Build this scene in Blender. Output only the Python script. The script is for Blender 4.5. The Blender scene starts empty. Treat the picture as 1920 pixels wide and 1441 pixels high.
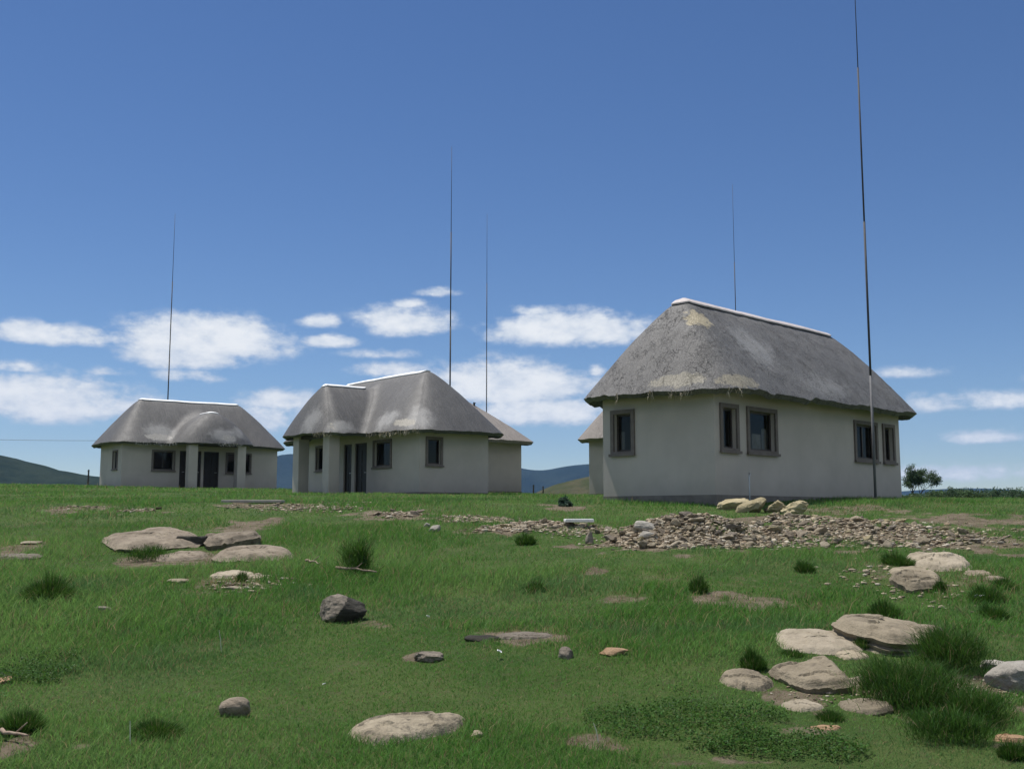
import bpy, bmesh, math, random
import numpy as np
from mathutils import Vector, Matrix

# ------------------------------------------------------------------ camera, world, sun, exposure
SC = bpy.context.scene
COL = SC.collection
R = math.radians
PITCH, FPX, CX, CY = R(6.97), 2000.0, 960.0, 720.5
EYE = 1.6
cam_d = bpy.data.cameras.new('camera')
cam = bpy.data.objects.new('camera', cam_d)
COL.objects.link(cam)
cam.location = (0, 0, EYE)
cam.rotation_euler = (R(90) + PITCH, 0, 0)
cam_d.sensor_width = 36.0
cam_d.lens = 36.0 * FPX / 1920.0
cam_d.clip_start = 0.05
cam_d.clip_end = 30000
SC.camera = cam

SUN_EL, SUN_AZ = R(69), R(-53)            # azimuth clockwise from +Y
sun_d = bpy.data.lights.new('sun', 'SUN')
sun_d.energy = 5.0
sun_d.angle = R(0.53)
sun_d.color = (1.0, 0.955, 0.89)
sun = bpy.data.objects.new('sun', sun_d)
COL.objects.link(sun)
sdir = Vector((math.sin(SUN_AZ) * math.cos(SUN_EL), math.cos(SUN_AZ) * math.cos(SUN_EL), math.sin(SUN_EL)))
sun.rotation_euler = sdir.to_track_quat('Z', 'Y').to_euler()
sun.location = (-20, 20, 40)

SC.view_settings.view_transform = 'Standard'
SC.view_settings.look = 'None'
SC.view_settings.gamma = 1.0
SC.view_settings.exposure = 0.2
SC.cycles.max_bounces = 6
SC.cycles.diffuse_bounces = 3
SC.cycles.glossy_bounces = 2
SC.cycles.transparent_max_bounces = 8
SC.cycles.volume_bounces = 0
SC.cycles.use_denoising = True


def px_dir(px, py):
    d = Vector(((px - CX) / FPX,
                math.cos(PITCH) - (CY - py) / FPX * math.sin(PITCH),
                math.sin(PITCH) + (CY - py) / FPX * math.cos(PITCH)))
    return d.normalized()


class NT:
    """small helper to write node trees"""
    def __init__(s, tree):
        s.t = tree
        s.L = tree.links

    def n(s, typ, **kw):
        nd = s.t.nodes.new(typ)
        for k, v in kw.items():
            setattr(nd, k, v)
        return nd

    def put(s, sock, v):
        if hasattr(v, 'is_output'):
            s.L.new(v, sock)
        elif v is not None:
            sock.default_value = v

    def m(s, op, a, b=None, c=None, clamp=False):
        nd = s.n('ShaderNodeMath', operation=op)
        nd.use_clamp = clamp
        s.put(nd.inputs[0], a)
        s.put(nd.inputs[1], b)
        s.put(nd.inputs[2], c)
        return nd.outputs[0]

    def mix(s, f, a, b, blend='MIX'):
        nd = s.n('ShaderNodeMix', data_type='RGBA', blend_type=blend)
        s.put(nd.inputs[0], f)
        s.put(nd.inputs[6], a if hasattr(a, 'is_output') else tuple(a) + ((1,) if len(a) == 3 else ()))
        s.put(nd.inputs[7], b if hasattr(b, 'is_output') else tuple(b) + ((1,) if len(b) == 3 else ()))
        return nd.outputs[2]

    def ss(s, v, lo, hi):
        nd = s.n('ShaderNodeMapRange', interpolation_type='SMOOTHSTEP')
        s.put(nd.inputs[0], v)
        nd.inputs[1].default_value = lo
        nd.inputs[2].default_value = hi
        return nd.outputs[0]

    def noise(s, vec, scale, detail=4, rough=0.55, dist=0.0):
        nd = s.n('ShaderNodeTexNoise')
        if vec is not None:
            s.put(nd.inputs['Vector'], vec)
        nd.inputs['Scale'].default_value = scale
        nd.inputs['Detail'].default_value = detail
        nd.inputs['Roughness'].default_value = rough
        nd.inputs['Distortion'].default_value = dist
        return nd.outputs[0]

    def vscale(s, vec, xyz):
        nd = s.n('ShaderNodeMapping')
        s.put(nd.inputs[0], vec)
        nd.inputs['Scale'].default_value = xyz
        return nd.outputs[0]


# the sky: Nishita plus fair-weather clouds given by bearing and height above the horizon
world = bpy.data.worlds.new("World")
SC.world = world
world.use_nodes = True
w = NT(world.node_tree)
bg = world.node_tree.nodes['Background']
sky = w.n('ShaderNodeTexSky', sky_type='NISHITA')
sky.sun_disc = False
sky.sun_elevation = SUN_EL
sky.sun_rotation = SUN_AZ
sky.altitude = 1400
sky.air_density = 1.0
sky.dust_density = 0.15
sky.ozone_density = 3.0
SKY_S = 0.088
tc = w.n('ShaderNodeTexCoord').outputs['Generated']
sep = w.n('ShaderNodeSeparateXYZ')
w.put(sep.inputs[0], tc)
az = w.m('ARCTAN2', sep.outputs[0], sep.outputs[1])
el = w.m('ARCSINE', sep.outputs[2])
# warp
cmb = w.n('ShaderNodeCombineXYZ')
w.put(cmb.inputs[0], w.m('MULTIPLY', az, 1.0))
w.put(cmb.inputs[1], w.m('MULTIPLY', el, 1.7))
CV = cmb.outputs[0]
n1 = w.noise(CV, 26, 9, 0.58)
n2 = w.noise(w.vscale(CV, (1, 1, 1)), 95, 5, 0.6)
nn = w.m('ADD', w.m('MULTIPLY', w.m('SUBTRACT', n1, 0.5), 1.45), w.m('MULTIPLY', w.m('SUBTRACT', n2, 0.5), 0.5))
CLOUDS = [  # px, py, rx, ry, strength
    (92, 630, 105, 26, 1.0), (385, 640, 165, 52, 1.05), (355, 672, 120, 30, .8), (60, 752, 190, 52, 1.0), (190, 765, 70, 34, .9),
    (597, 605, 42, 17, .62), (618, 641, 55, 17, .95), (755, 606, 95, 36, .95), (765, 572, 34, 12, .6),
    (822, 549, 44, 11, .6), (1065, 622, 165, 42, 1.05), (995, 584, 55, 12, .5), (945, 728, 190, 55, 1.05),
    (1010, 775, 150, 36, 1.0), (730, 697, 80, 17, .75), (530, 752, 75, 26, .8), (500, 792, 55, 36, .6),
    (1118, 697, 18, 14, .6), (1800, 756, 150, 20, .55), (1850, 822, 80, 15, .6), (200, 697, 36, 10, .5),
    (360, 707, 60, 14, .5), (712, 664, 60, 10, .42), (1690, 700, 60, 10, .3), (30, 690, 60, 14, .5),
    (1500, 760, 160, 16, .4), (1760, 890, 200, 16, .35), (640, 780, 130, 30, .6),
    # beyond the photograph's frame
    (-260, 700, 190, 50, 1.0), (-420, 600, 110, 30, .9), (2180, 690, 170, 46, 1.0), (2380, 800, 200, 40, .9)]
field = None
topn = None
DIRS = []
for (px, py, rx, ry, st) in CLOUDS:
    d = px_dir(px, py)
    DIRS.append((math.atan2(d.x, d.y), math.asin(d.z), rx, ry, st))
# unseen cloud banks added as neutral fill light for the walls (bearing, height, half sizes in degrees)
for (a_, e_, ra, re_) in [(110, 24, 26, 11), (155, 30, 22, 14), (160, 12, 18, 6), (-115, 26, 24, 12), (-158, 22, 20, 12), (70, 16, 22, 7), (-72, 15, 20, 6),
                          (130, 52, 24, 10), (-140, 50, 24, 11), (80, 42, 18, 8)]:
    DIRS.append((R(a_), R(e_), R(ra) * FPX, R(re_) * FPX, 1.1))
for (a0, e0, rx, ry, st) in DIRS:
    dx = w.m('MULTIPLY', w.m('SUBTRACT', az, a0), FPX / (rx * 1.08))
    dy = w.m('MULTIPLY', w.m('SUBTRACT', el, e0), FPX / (ry * 1.12))
    dyd = w.m('MINIMUM', w.m('MULTIPLY', dy, 1.55), dy)
    r = w.m('SQRT', w.m('ADD', w.m('MULTIPLY', dx, dx), w.m('MULTIPLY', dyd, dyd)))
    f = w.m('MULTIPLY', w.m('SUBTRACT', 1.0, r), st)
    f = w.m('MINIMUM', f, 0.62 * st)
    field = f if field is None else w.m('MAXIMUM', field, f)
dens = w.ss(w.m('ADD', field, nn), -0.13, 0.47)
dens = w.m('MULTIPLY', dens, w.ss(field, -0.35, 0.15))
# a cloud is whiter where it is thick; its base a little greyer
n3 = w.noise(CV, 40, 4, 0.55)
thick = w.ss(w.m('ADD', w.m('ADD', field, nn), w.m('MULTIPLY', w.m('SUBTRACT', n3, .5), .8)), 0.1, 0.85)
ccol = w.mix(thick, (6.2, 6.9, 7.9), (9.0, 9.2, 9.4))
hs = w.n('ShaderNodeHueSaturation')
w.put(hs.inputs['Color'], sky.outputs[0])
hs.inputs['Saturation'].default_value = 1.16
hs.inputs['Value'].default_value = .92
hs.inputs['Hue'].default_value = .507
fin = w.mix(dens, hs.outputs[0], ccol)
w.put(bg.inputs[0], fin)
bg.inputs[1].default_value = SKY_S

# ------------------------------------------------------------------ helpers
random.seed(7)
RNG = np.random.default_rng(11)


def hash2(ix, iy, seed):
    h = (ix.astype(np.int64) * 374761393 + iy.astype(np.int64) * 668265263 + seed * 2147483647) & 0xFFFFFFFF
    h = ((h ^ (h >> 13)) * 1274126177) & 0xFFFFFFFF
    h = (h ^ (h >> 16)) & 0xFFFFFFFF
    return h / 4294967295.0


def vnoise(x, y, seed=0):
    x = np.asarray(x, float)
    y = np.asarray(y, float)
    ix, iy = np.floor(x), np.floor(y)
    fx, fy = x - ix, y - iy
    fx, fy = fx * fx * (3 - 2 * fx), fy * fy * (3 - 2 * fy)
    a, b = hash2(ix, iy, seed), hash2(ix + 1, iy, seed)
    c, d = hash2(ix, iy + 1, seed), hash2(ix + 1, iy + 1, seed)
    return (a * (1 - fx) + b * fx) * (1 - fy) + (c * (1 - fx) + d * fx) * fy


def fbm(x, y, seed=0, octv=4):
    s, a, t = 0, .5, 0
    for k in range(octv):
        s = s + a * vnoise(np.asarray(x) * 2 ** k + 13.7 * k, np.asarray(y) * 2 ** k - 7.1 * k, seed + k)
        t += a
        a *= .5
    return s / t


def sstep(v, lo, hi):
    t = np.clip((v - lo) / (hi - lo), 0, 1)
    return t * t * (3 - 2 * t)


def tag(o, label=None, cat=None, group=None, kind=None):
    if label:
        o['label'] = label
    if cat:
        o['category'] = cat
    if group:
        o['group'] = group
    if kind:
        o['kind'] = kind
    return o


def link(name, me, mat, parent=None, smooth=False):
    o = bpy.data.objects.new(name, me)
    COL.objects.link(o)
    if mat:
        me.materials.append(mat)
    if parent:
        o.parent = parent
    if smooth:
        me.shade_smooth()
    return o


def empty(name, loc, rz=0):
    o = bpy.data.objects.new(name, None)
    COL.objects.link(o)
    o.location = loc
    o.rotation_euler = (0, 0, rz)
    o.empty_display_size = .3
    return o


class MB:
    def __init__(s):
        s.v, s.f = [], []

    def add(s, vs, fs):
        b = len(s.v)
        s.v += [tuple(p) for p in vs]
        s.f += [tuple(i + b for i in f) for f in fs]

    def quad(s, a, b, c, d):
        s.add([a, b, c, d], [(0, 1, 2, 3)])

    def box(s, x0, x1, y0, y1, z0, z1, M=None):
        p = [Vector((x, y, z)) for z in (z0, z1) for (x, y) in ((x0, y0), (x1, y0), (x1, y1), (x0, y1))]
        if M:
            p = [M @ q for q in p]
        s.add(p, [(3, 2, 1, 0), (4, 5, 6, 7), (0, 1, 5, 4), (1, 2, 6, 5), (2, 3, 7, 6), (3, 0, 4, 7)])

    def tube(s, pts, rad, n=8, cap=True):
        rings = []
        b = len(s.v)
        for i, p in enumerate(pts):
            p = Vector(p)
            t = (Vector(pts[min(i + 1, len(pts) - 1)]) - Vector(pts[max(i - 1, 0)])).normalized()
            u = t.cross(Vector((.31, .95, .02))).normalized()
            if u.length < .1:
                u = t.cross(Vector((1, 0, 0))).normalized()
            v = t.cross(u)
            r = rad[i] if hasattr(rad, '__len__') else rad
            for k in range(n):
                a = 2 * math.pi * k / n
                s.v.append(tuple(p + (u * math.cos(a) + v * math.sin(a)) * r))
        for i in range(len(pts) - 1):
            for k in range(n):
                k2 = (k + 1) % n
                s.f.append((b + i * n + k, b + i * n + k2, b + (i + 1) * n + k2, b + (i + 1) * n + k))
        if cap:
            s.f.append(tuple(b + k for k in range(n))[::-1])
            s.f.append(tuple(b + (len(pts) - 1) * n + k for k in range(n)))

    def mesh(s, name):
        me = bpy.data.meshes.new(name)
        me.from_pydata(s.v, [], s.f)
        me.update()
        return me

    def build(s, name, mat, parent=None, smooth=False, bevel=0):
        me = s.mesh(name)
        if bevel:
            bm = bmesh.new()
            bm.from_mesh(me)
            bmesh.ops.remove_doubles(bm, verts=bm.verts, dist=1e-5)
            bmesh.ops.recalc_face_normals(bm, faces=bm.faces)
            ed = [e for e in bm.edges if len(e.link_faces) == 2 and e.calc_face_angle(0) > .6]
            bmesh.ops.bevel(bm, geom=ed, offset=bevel, segments=2, affect='EDGES', profile=.6)
            bm.to_mesh(me)
            bm.free()
        return link(name, me, mat, parent, smooth)


def np_mesh(name, V, loops, counts):
    """mesh from arrays: V (n,3), loops flat vertex ids, counts per polygon"""
    me = bpy.data.meshes.new(name)
    me.vertices.add(len(V))
    me.vertices.foreach_set('co', np.ascontiguousarray(V, np.float32).ravel())
    me.loops.add(len(loops))
    me.loops.foreach_set('vertex_index', np.ascontiguousarray(loops, np.int32))
    me.polygons.add(len(counts))
    st = np.zeros(len(counts), np.int32)
    st[1:] = np.cumsum(counts)[:-1]
    me.polygons.foreach_set('loop_start', st)
    me.update(calc_edges=True)
    return me


def vattr(me, name, arr, typ='FLOAT'):
    a = me.attributes.new(name, typ, 'POINT')
    if typ == 'FLOAT':
        a.data.foreach_set('value', np.ascontiguousarray(arr, np.float32).ravel())
    else:
        a.data.foreach_set('color', np.ascontiguousarray(arr, np.float32).ravel())


# ------------------------------------------------------------------ materials
def mat_new(name):
    m = bpy.data.materials.new(name)
    m.use_nodes = True
    t = NT(m.node_tree)
    b = m.node_tree.nodes['Principled BSDF']
    return m, t, b


def bump(t, b, h, dist, strength=1.0):
    nd = t.n('ShaderNodeBump')
    nd.inputs['Strength'].default_value = strength
    nd.inputs['Distance'].default_value = dist
    t.put(nd.inputs['Height'], h)
    t.L.new(nd.outputs[0], b.inputs['Normal'])


def mat_simple(name, c1, c2, scale=8, rough=.7, bmp=0.0, bscale=40, metal=0.0, detail=5, spec=.4, rnd=0.0):
    m, t, b = mat_new(name)
    oc = t.n('ShaderNodeTexCoord').outputs['Object']
    c = t.mix(t.ss(t.noise(oc, scale, detail, .6), .3, .7), c1, c2)
    if rnd:
        oi = t.n('ShaderNodeObjectInfo').outputs['Random']
        h = t.n('ShaderNodeHueSaturation')
        t.put(h.inputs['Color'], c)
        t.put(h.inputs['Value'], t.m('ADD', t.m('MULTIPLY', oi, 2 * rnd), 1 - rnd))
        c = h.outputs[0]
    t.put(b.inputs['Base Color'], c)
    b.inputs['Roughness'].default_value = rough
    b.inputs['Metallic'].default_value = metal
    b.inputs['Specular IOR Level'].default_value = spec
    if bmp:
        bump(t, b, t.noise(oc, bscale, 6, .65), bmp)
    return m


def mat_plaster(name, base):
    m, t, b = mat_new(name)
    oc = t.n('ShaderNodeTexCoord').outputs['Object']
    big = t.noise(oc, .7, 4, .6)
    # faint vertical rain streaks and general mottling
    st = t.noise(t.vscale(oc, (6, 6, .35)), 1.0, 4, .6)
    c = t.mix(t.ss(big, .3, .75), [x * .9 for x in base], [x * 1.05 for x in base])
    c = t.mix(t.m('MULTIPLY', t.ss(st, .52, .8), .10), c, [x * .75 for x in base])
    # splash-back dirt low down on the plaster, with a ragged edge
    sp = t.n('ShaderNodeSeparateXYZ')
    t.put(sp.inputs[0], oc)
    low = t.m('ADD', sp.outputs[2], t.m('MULTIPLY', t.noise(oc, 2.2, 5, .6), -.7))
    c = t.mix(t.m('MULTIPLY', t.m('SUBTRACT', 1.0, t.ss(low, -.25, .35)), .35), c, (.30, .27, .22))
    t.put(b.inputs['Base Color'], c)
    b.inputs['Roughness'].default_value = .85
    b.inputs['Specular IOR Level'].default_value = .25
    bump(t, b, t.m('ADD', t.noise(oc, 90, 4, .6), t.m('MULTIPLY', t.noise(oc, 6, 4, .5), 1.5)), .004)
    return m


def mat_thatch(name, dark, light, patches=(), cracks=1.0, seed=0.0, rough=.62, wear_shading=()):
    m, t, b = mat_new(name)
    oc = t.n('ShaderNodeTexCoord').outputs['Object']
    mp = t.n('ShaderNodeMapping')
    t.put(mp.inputs[0], oc)
    mp.inputs['Location'].default_value = (seed * 3.1, seed * 1.7, seed)
    oc2 = mp.outputs[0]
    big = t.noise(oc2, .55, 5, .62, .4)
    mid = t.noise(oc2, 2.6, 6, .65, .6)
    fine = t.noise(t.vscale(oc2, (1, 1, .35)), 34, 6, .72)
    c = t.mix(t.ss(big, .34, .68), dark, light)
    c = t.mix(t.m('MULTIPLY', t.ss(mid, .5, .78), .55), c, [min(1, x * 1.45) for x in light])
    c = t.mix(t.m('MULTIPLY', t.ss(mid, .5, .25), .45), c, [x * .6 for x in dark])
    fd = t.m('ADD', .5, fine)
    c = t.mix(.75, c, t.mix(t.ss(fine, .3, .72), [x * .55 for x in dark], [x * 1.35 for x in light]))
    # reed strands lying down the slope of each side of the roof
    nrm = t.n('ShaderNodeSeparateXYZ')
    t.put(nrm.inputs[0], t.n('ShaderNodeTexCoord').outputs['Normal'])
    pos = t.n('ShaderNodeSeparateXYZ')
    t.put(pos.inputs[0], oc)
    side = t.ss(t.m('SUBTRACT', t.m('ABSOLUTE', nrm.outputs[0]), t.m('ABSOLUTE', nrm.outputs[1])), -.12, .12)
    run = t.m('ADD', t.m('MULTIPLY', pos.outputs[0], t.m('SUBTRACT', 1.0, side)), t.m('MULTIPLY', pos.outputs[1], side))
    sc_ = t.n('ShaderNodeCombineXYZ')
    t.put(sc_.inputs[0], t.m('MULTIPLY', run, 13.0))
    t.put(sc_.inputs[1], t.m('MULTIPLY', pos.outputs[2], 1.3))
    t.put(sc_.inputs[2], side)
    reed = t.noise(sc_.outputs[0], 1.0, 6, .7, .3)
    c = t.mix(t.m('MULTIPLY', t.ss(reed, .52, .70), .45), c, [x * .55 for x in dark])
    c = t.mix(t.m('MULTIPLY', t.ss(reed, .48, .30), .40), c, [min(1, x * 1.4) for x in light])
    # weathering plus sheen, valley shade and a shaded end face painted into the colour
    for (p, r, col, k) in wear_shading:
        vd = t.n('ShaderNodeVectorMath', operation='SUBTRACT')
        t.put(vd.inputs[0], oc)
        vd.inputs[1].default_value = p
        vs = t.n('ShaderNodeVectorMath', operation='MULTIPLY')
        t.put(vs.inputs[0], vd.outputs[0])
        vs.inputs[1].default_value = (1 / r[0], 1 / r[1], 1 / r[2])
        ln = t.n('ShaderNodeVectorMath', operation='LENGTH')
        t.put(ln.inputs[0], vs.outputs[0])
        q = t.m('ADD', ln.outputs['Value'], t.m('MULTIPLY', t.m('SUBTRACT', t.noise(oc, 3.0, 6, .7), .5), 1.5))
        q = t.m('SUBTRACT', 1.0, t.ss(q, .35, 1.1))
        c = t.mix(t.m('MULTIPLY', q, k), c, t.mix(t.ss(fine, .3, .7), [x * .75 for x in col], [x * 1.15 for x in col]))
    # cracks in the weathered coat
    wv = t.n('ShaderNodeTexNoise')
    t.put(wv.inputs['Vector'], oc2)
    wv.inputs['Scale'].default_value = 2.2
    wv.inputs['Detail'].default_value = 5
    va = t.n('ShaderNodeVectorMath', operation='MULTIPLY_ADD')
    t.put(va.inputs[0], wv.outputs['Color'])
    va.inputs[1].default_value = (1.3, 1.3, 1.3)
    t.put(va.inputs[2], t.vscale(oc2, (1, 1, .55)))
    vo = t.n('ShaderNodeTexVoronoi', feature='DISTANCE_TO_EDGE')
    t.put(vo.inputs['Vector'], va.outputs[0])
    vo.inputs['Scale'].default_value = 4.2
    ck = t.m('MULTIPLY', t.m('SUBTRACT', 1.0, t.ss(vo.outputs['Distance'], .0, .055)), t.ss(t.noise(oc2, 2.3, 4), .44, .62))
    vo2 = t.n('ShaderNodeTexVoronoi', feature='DISTANCE_TO_EDGE')
    t.put(vo2.inputs['Vector'], va.outputs[0])
    vo2.inputs['Scale'].default_value = 11.0
    ck2 = t.m('MULTIPLY', t.m('SUBTRACT', 1.0, t.ss(vo2.outputs['Distance'], .0, .06)), t.ss(t.noise(oc2, 2.1, 3), .5, .66))
    ck = t.m('MULTIPLY', t.m('MAXIMUM', ck, t.m('MULTIPLY', ck2, .7)), cracks)
    c = t.mix(t.m('MULTIPLY', ck, .75), c, (.045, .042, .04))
    for (p, r, col) in patches:
        vd = t.n('ShaderNodeVectorMath', operation='SUBTRACT')
        t.put(vd.inputs[0], oc)
        vd.inputs[1].default_value = p
        vs = t.n('ShaderNodeVectorMath', operation='MULTIPLY')
        t.put(vs.inputs[0], vd.outputs[0])
        vs.inputs[1].default_value = (1 / r[0], 1 / r[1], 1 / r[2])
        ln = t.n('ShaderNodeVectorMath', operation='LENGTH')
        t.put(ln.inputs[0], vs.outputs[0])
        q = t.m('ADD', ln.outputs['Value'], t.m('MULTIPLY', t.m('SUBTRACT', t.noise(oc, 5.5, 6, .72), .5), 1.7))
        q = t.m('SUBTRACT', 1.0, t.ss(q, .72, .95))
        pc = t.mix(t.ss(fine, .36, .66), [x * .5 for x in col], col)
        c = t.mix(t.m('MULTIPLY', q, .92), c, pc)
    t.put(b.inputs['Base Color'], c)
    t.put(b.inputs['Roughness'], t.m('ADD', rough + .06, t.m('MULTIPLY', t.noise(oc2, 3.0, 3, .5), .16)))
    b.inputs['Specular IOR Level'].default_value = .42
    h = t.m('ADD', t.m('MULTIPLY', fine, .8), t.m('ADD', t.m('MULTIPLY', mid, 1.0), t.m('MULTIPLY', reed, .9)))
    h = t.m('SUBTRACT', h, t.m('MULTIPLY', ck, 1.0))
    bump(t, b, h, .022 if cracks > .5 else .012)
    return m


def mat_rock(name, c1, c2, lichen, seed=0.0, lich=.5):
    m, t, b = mat_new(name)
    oc = t.n('ShaderNodeTexCoord').outputs['Object']
    oi = t.n('ShaderNodeObjectInfo').outputs['Random']
    vm = t.n('ShaderNodeVectorMath', operation='ADD')
    t.put(vm.inputs[0], oc)
    cb = t.n('ShaderNodeCombineXYZ')
    t.put(cb.inputs[0], t.m('MULTIPLY', oi, 37.0))
    t.put(cb.inputs[1], t.m('MULTIPLY', oi, 11.0))
    t.put(vm.inputs[1], cb.outputs[0])
    v = vm.outputs[0]
    c = t.mix(t.ss(t.noise(v, 4, 6, .65), .3, .7), c1, c2)
    fine = t.noise(v, 60, 5, .7)
    c = t.mix(t.m('MULTIPLY', t.ss(fine, .5, .75), .4), c, [x * .5 for x in c1])
    c = t.mix(t.m('MULTIPLY', t.ss(t.noise(v, 9, 8, .75, .5), .62 - .2 * lich, .78 - .2 * lich), .8), c, lichen)
    # bedding lines of the sandstone
    wv = t.noise(t.vscale(v, (1.5, 1.5, 26)), 1.0, 4, .6)
    c = t.mix(t.m('MULTIPLY', t.ss(wv, .55, .7), .35), c, [x * .6 for x in c1])
    h = t.n('ShaderNodeHueSaturation')
    t.put(h.inputs['Color'], c)
    t.put(h.inputs['Value'], t.m('ADD', t.m('MULTIPLY', oi, .4), .8))
    t.put(b.inputs['Base Color'], h.outputs[0])
    b.inputs['Roughness'].default_value = .9
    b.inputs['Specular IOR Level'].default_value = .2
    bump(t, b, t.m('ADD', t.m('MULTIPLY', fine, .5), t.m('ADD', t.noise(v, 14, 6, .7), t.m('MULTIPLY', wv, .6))), .02)
    return m


def mat_leaf(name, trans=.35, rough=.55):
    """foliage: colour comes from a per-leaf attribute, the same on its lit and shaded side"""
    m, t, b = mat_new(name)
    at = t.n('ShaderNodeAttribute', attribute_name='tint')
    t.put(b.inputs['Base Color'], at.outputs['Color'])
    b.inputs['Roughness'].default_value = rough
    b.inputs['Specular IOR Level'].default_value = .12
    tr = t.n('ShaderNodeBsdfTranslucent')
    h = t.n('ShaderNodeHueSaturation')
    t.put(h.inputs['Color'], at.outputs['Color'])
    h.inputs['Hue'].default_value = .485
    h.inputs['Value'].default_value = 1.25
    t.put(tr.inputs[0], h.outputs[0])
    mx = t.n('ShaderNodeMixShader')
    mx.inputs[0].default_value = trans
    t.L.new(b.outputs[0], mx.inputs[1])
    t.L.new(tr.outputs[0], mx.inputs[2])
    t.L.new(mx.outputs[0], m.node_tree.nodes['Material Output'].inputs[0])
    return m


def mat_glass(name):
    m, t, b = mat_new(name)
    gl = t.n('ShaderNodeBsdfGlossy')
    gl.inputs['Roughness'].default_value = .03
    gl.inputs['Color'].default_value = (.85, .9, .9, 1)
    tr = t.n('ShaderNodeBsdfTransparent')
    tr.inputs[0].default_value = (.5, .5, .48, 1)
    fr = t.n('ShaderNodeFresnel')
    fr.inputs[0].default_value = 1.5
    mx = t.n('ShaderNodeMixShader')
    t.put(mx.inputs[0], t.m('ADD', t.m('MULTIPLY', fr.outputs[0], .4), .005))
    t.L.new(tr.outputs[0], mx.inputs[1])
    t.L.new(gl.outputs[0], mx.inputs[2])
    t.L.new(mx.outputs[0], m.node_tree.nodes['Material Output'].inputs[0])
    return m


WALL_C = (.475, .43, .39)
M_wall = mat_plaster('grey_plaster', WALL_C)
M_surround = mat_simple('window_surround_plaster', (.135, .112, .10), (.175, .15, .135), 5, .85, .003)
M_plinth = mat_simple('plinth_shade_tone', (.14, .125, .11), (.20, .18, .155), 3, .9, .004)  # darker tone carries the shade of a recessed wall foot
M_frame = mat_simple('dark_timber', (.035, .028, .024), (.06, .048, .04), 12, .5, .002)
M_door = mat_simple('dark_door_timber', (.014, .010, .008), (.026, .019, .015), 9, .5, .002)
M_metal = mat_simple('steel_fitting', (.35, .35, .34), (.45, .44, .42), 20, .35, 0, metal=.9)
M_glass = mat_glass('window_glass')
M_curtain = mat_simple('pale_curtain', (.5, .5, .49), (.62, .61, .6), 6, .9, .004)
M_floor = mat_simple('screed_floor', (.09, .08, .07), (.13, .12, .1), 3, .7)
M_cap = mat_simple('mortar_ridge_cap', (.42, .375, .36), (.56, .51, .49), 3, .8, .004, 30)
M_capw = mat_simple('white_ridge_cap', (.78, .78, .77), (.85, .85, .84), 3, .7, .003, 30)
M_mast_lo = mat_simple('galvanised_steel', (.10, .103, .11), (.14, .143, .15), 4, .7, metal=.0)
M_mast_hi = mat_simple('dark_weathered_steel', (.045, .045, .048), (.065, .065, .068), 4, .75, metal=.0)
M_black = mat_simple('black_plastic', (.012, .012, .012), (.02, .02, .02), 5, .5)
M_straw = mat_leaf('loose_straw', .15, .8)
M_leaf = mat_leaf('foliage')
M_bark = mat_simple('bark', (.05, .042, .035), (.10, .085, .07), 10, .9, .01)
M_wood = mat_simple('dead_wood', (.20, .14, .10), (.32, .25, .19), 14, .85, .004)
M_paper = mat_simple('white_scrap', (.72, .73, .76), (.8, .8, .82), 10, .7)
M_pipe = mat_simple('pvc_pipe', (.42, .46, .48), (.5, .53, .55), 8, .5)
ROCKS_M = {
    'tan': mat_rock('tan_sandstone', (.20, .168, .118), (.32, .272, .195), (.075, .065, .05), 0, .35),
    'stained': mat_rock('stained_sandstone', (.21, .178, .125), (.32, .275, .20), (.055, .048, .038), 8, .62),
    'pale': mat_rock('pale_sandstone', (.25, .215, .155), (.36, .31, .235), (.11, .095, .075), 1, .3),
    'grey': mat_rock('grey_sandstone', (.17, .145, .115), (.26, .225, .18), (.05, .045, .036), 2, .6),
    'brown': mat_rock('brown_sandstone', (.175, .143, .105), (.29, .245, .185), (.06, .048, .034), 3, .55),
    'dark': mat_rock('dark_lichen_and_shade_rock', (.032, .03, .024), (.075, .07, .058), (.15, .15, .12), 4, .3),
    'yellow': mat_rock('yellow_sandstone', (.30, .25, .145), (.40, .345, .22), (.13, .125, .06), 5, .55),
    'red': mat_rock('reddish_sandstone', (.29, .18, .10), (.38, .26, .16), (.14, .09, .05), 6, .3),
    'white': mat_rock('whitish_stone', (.28, .26, .22), (.38, .355, .31), (.17, .155, .13), 7, .4),
}

# ------------------------------------------------------------------ the ground
_KY = np.array([-60, -10, 0, 4, 7, 10, 14, 18, 22, 25, 32, 41, 52, 61, 75, 90, 120, 200, 400, 9000.])
_KZ = np.array([-2.4, -1.75, -1.6, -1.55, -1.42, -1.16, -.77, -.38, .03, .27, .43, .72, .95, 1.10, 1.36, 1.30, .2, -6, -15, -15])


def _pchip(xk, yk):
    h = np.diff(xk)
    dl = np.diff(yk) / h
    d = np.zeros_like(yk)
    for i in range(1, len(xk) - 1):
        if dl[i - 1] * dl[i] > 0:
            w1, w2 = 2 * h[i] + h[i - 1], h[i] + 2 * h[i - 1]
            d[i] = (w1 + w2) / (w1 / dl[i - 1] + w2 / dl[i])
    return d


_KD = _pchip(_KY, _KZ)
BUMPS = []


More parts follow.
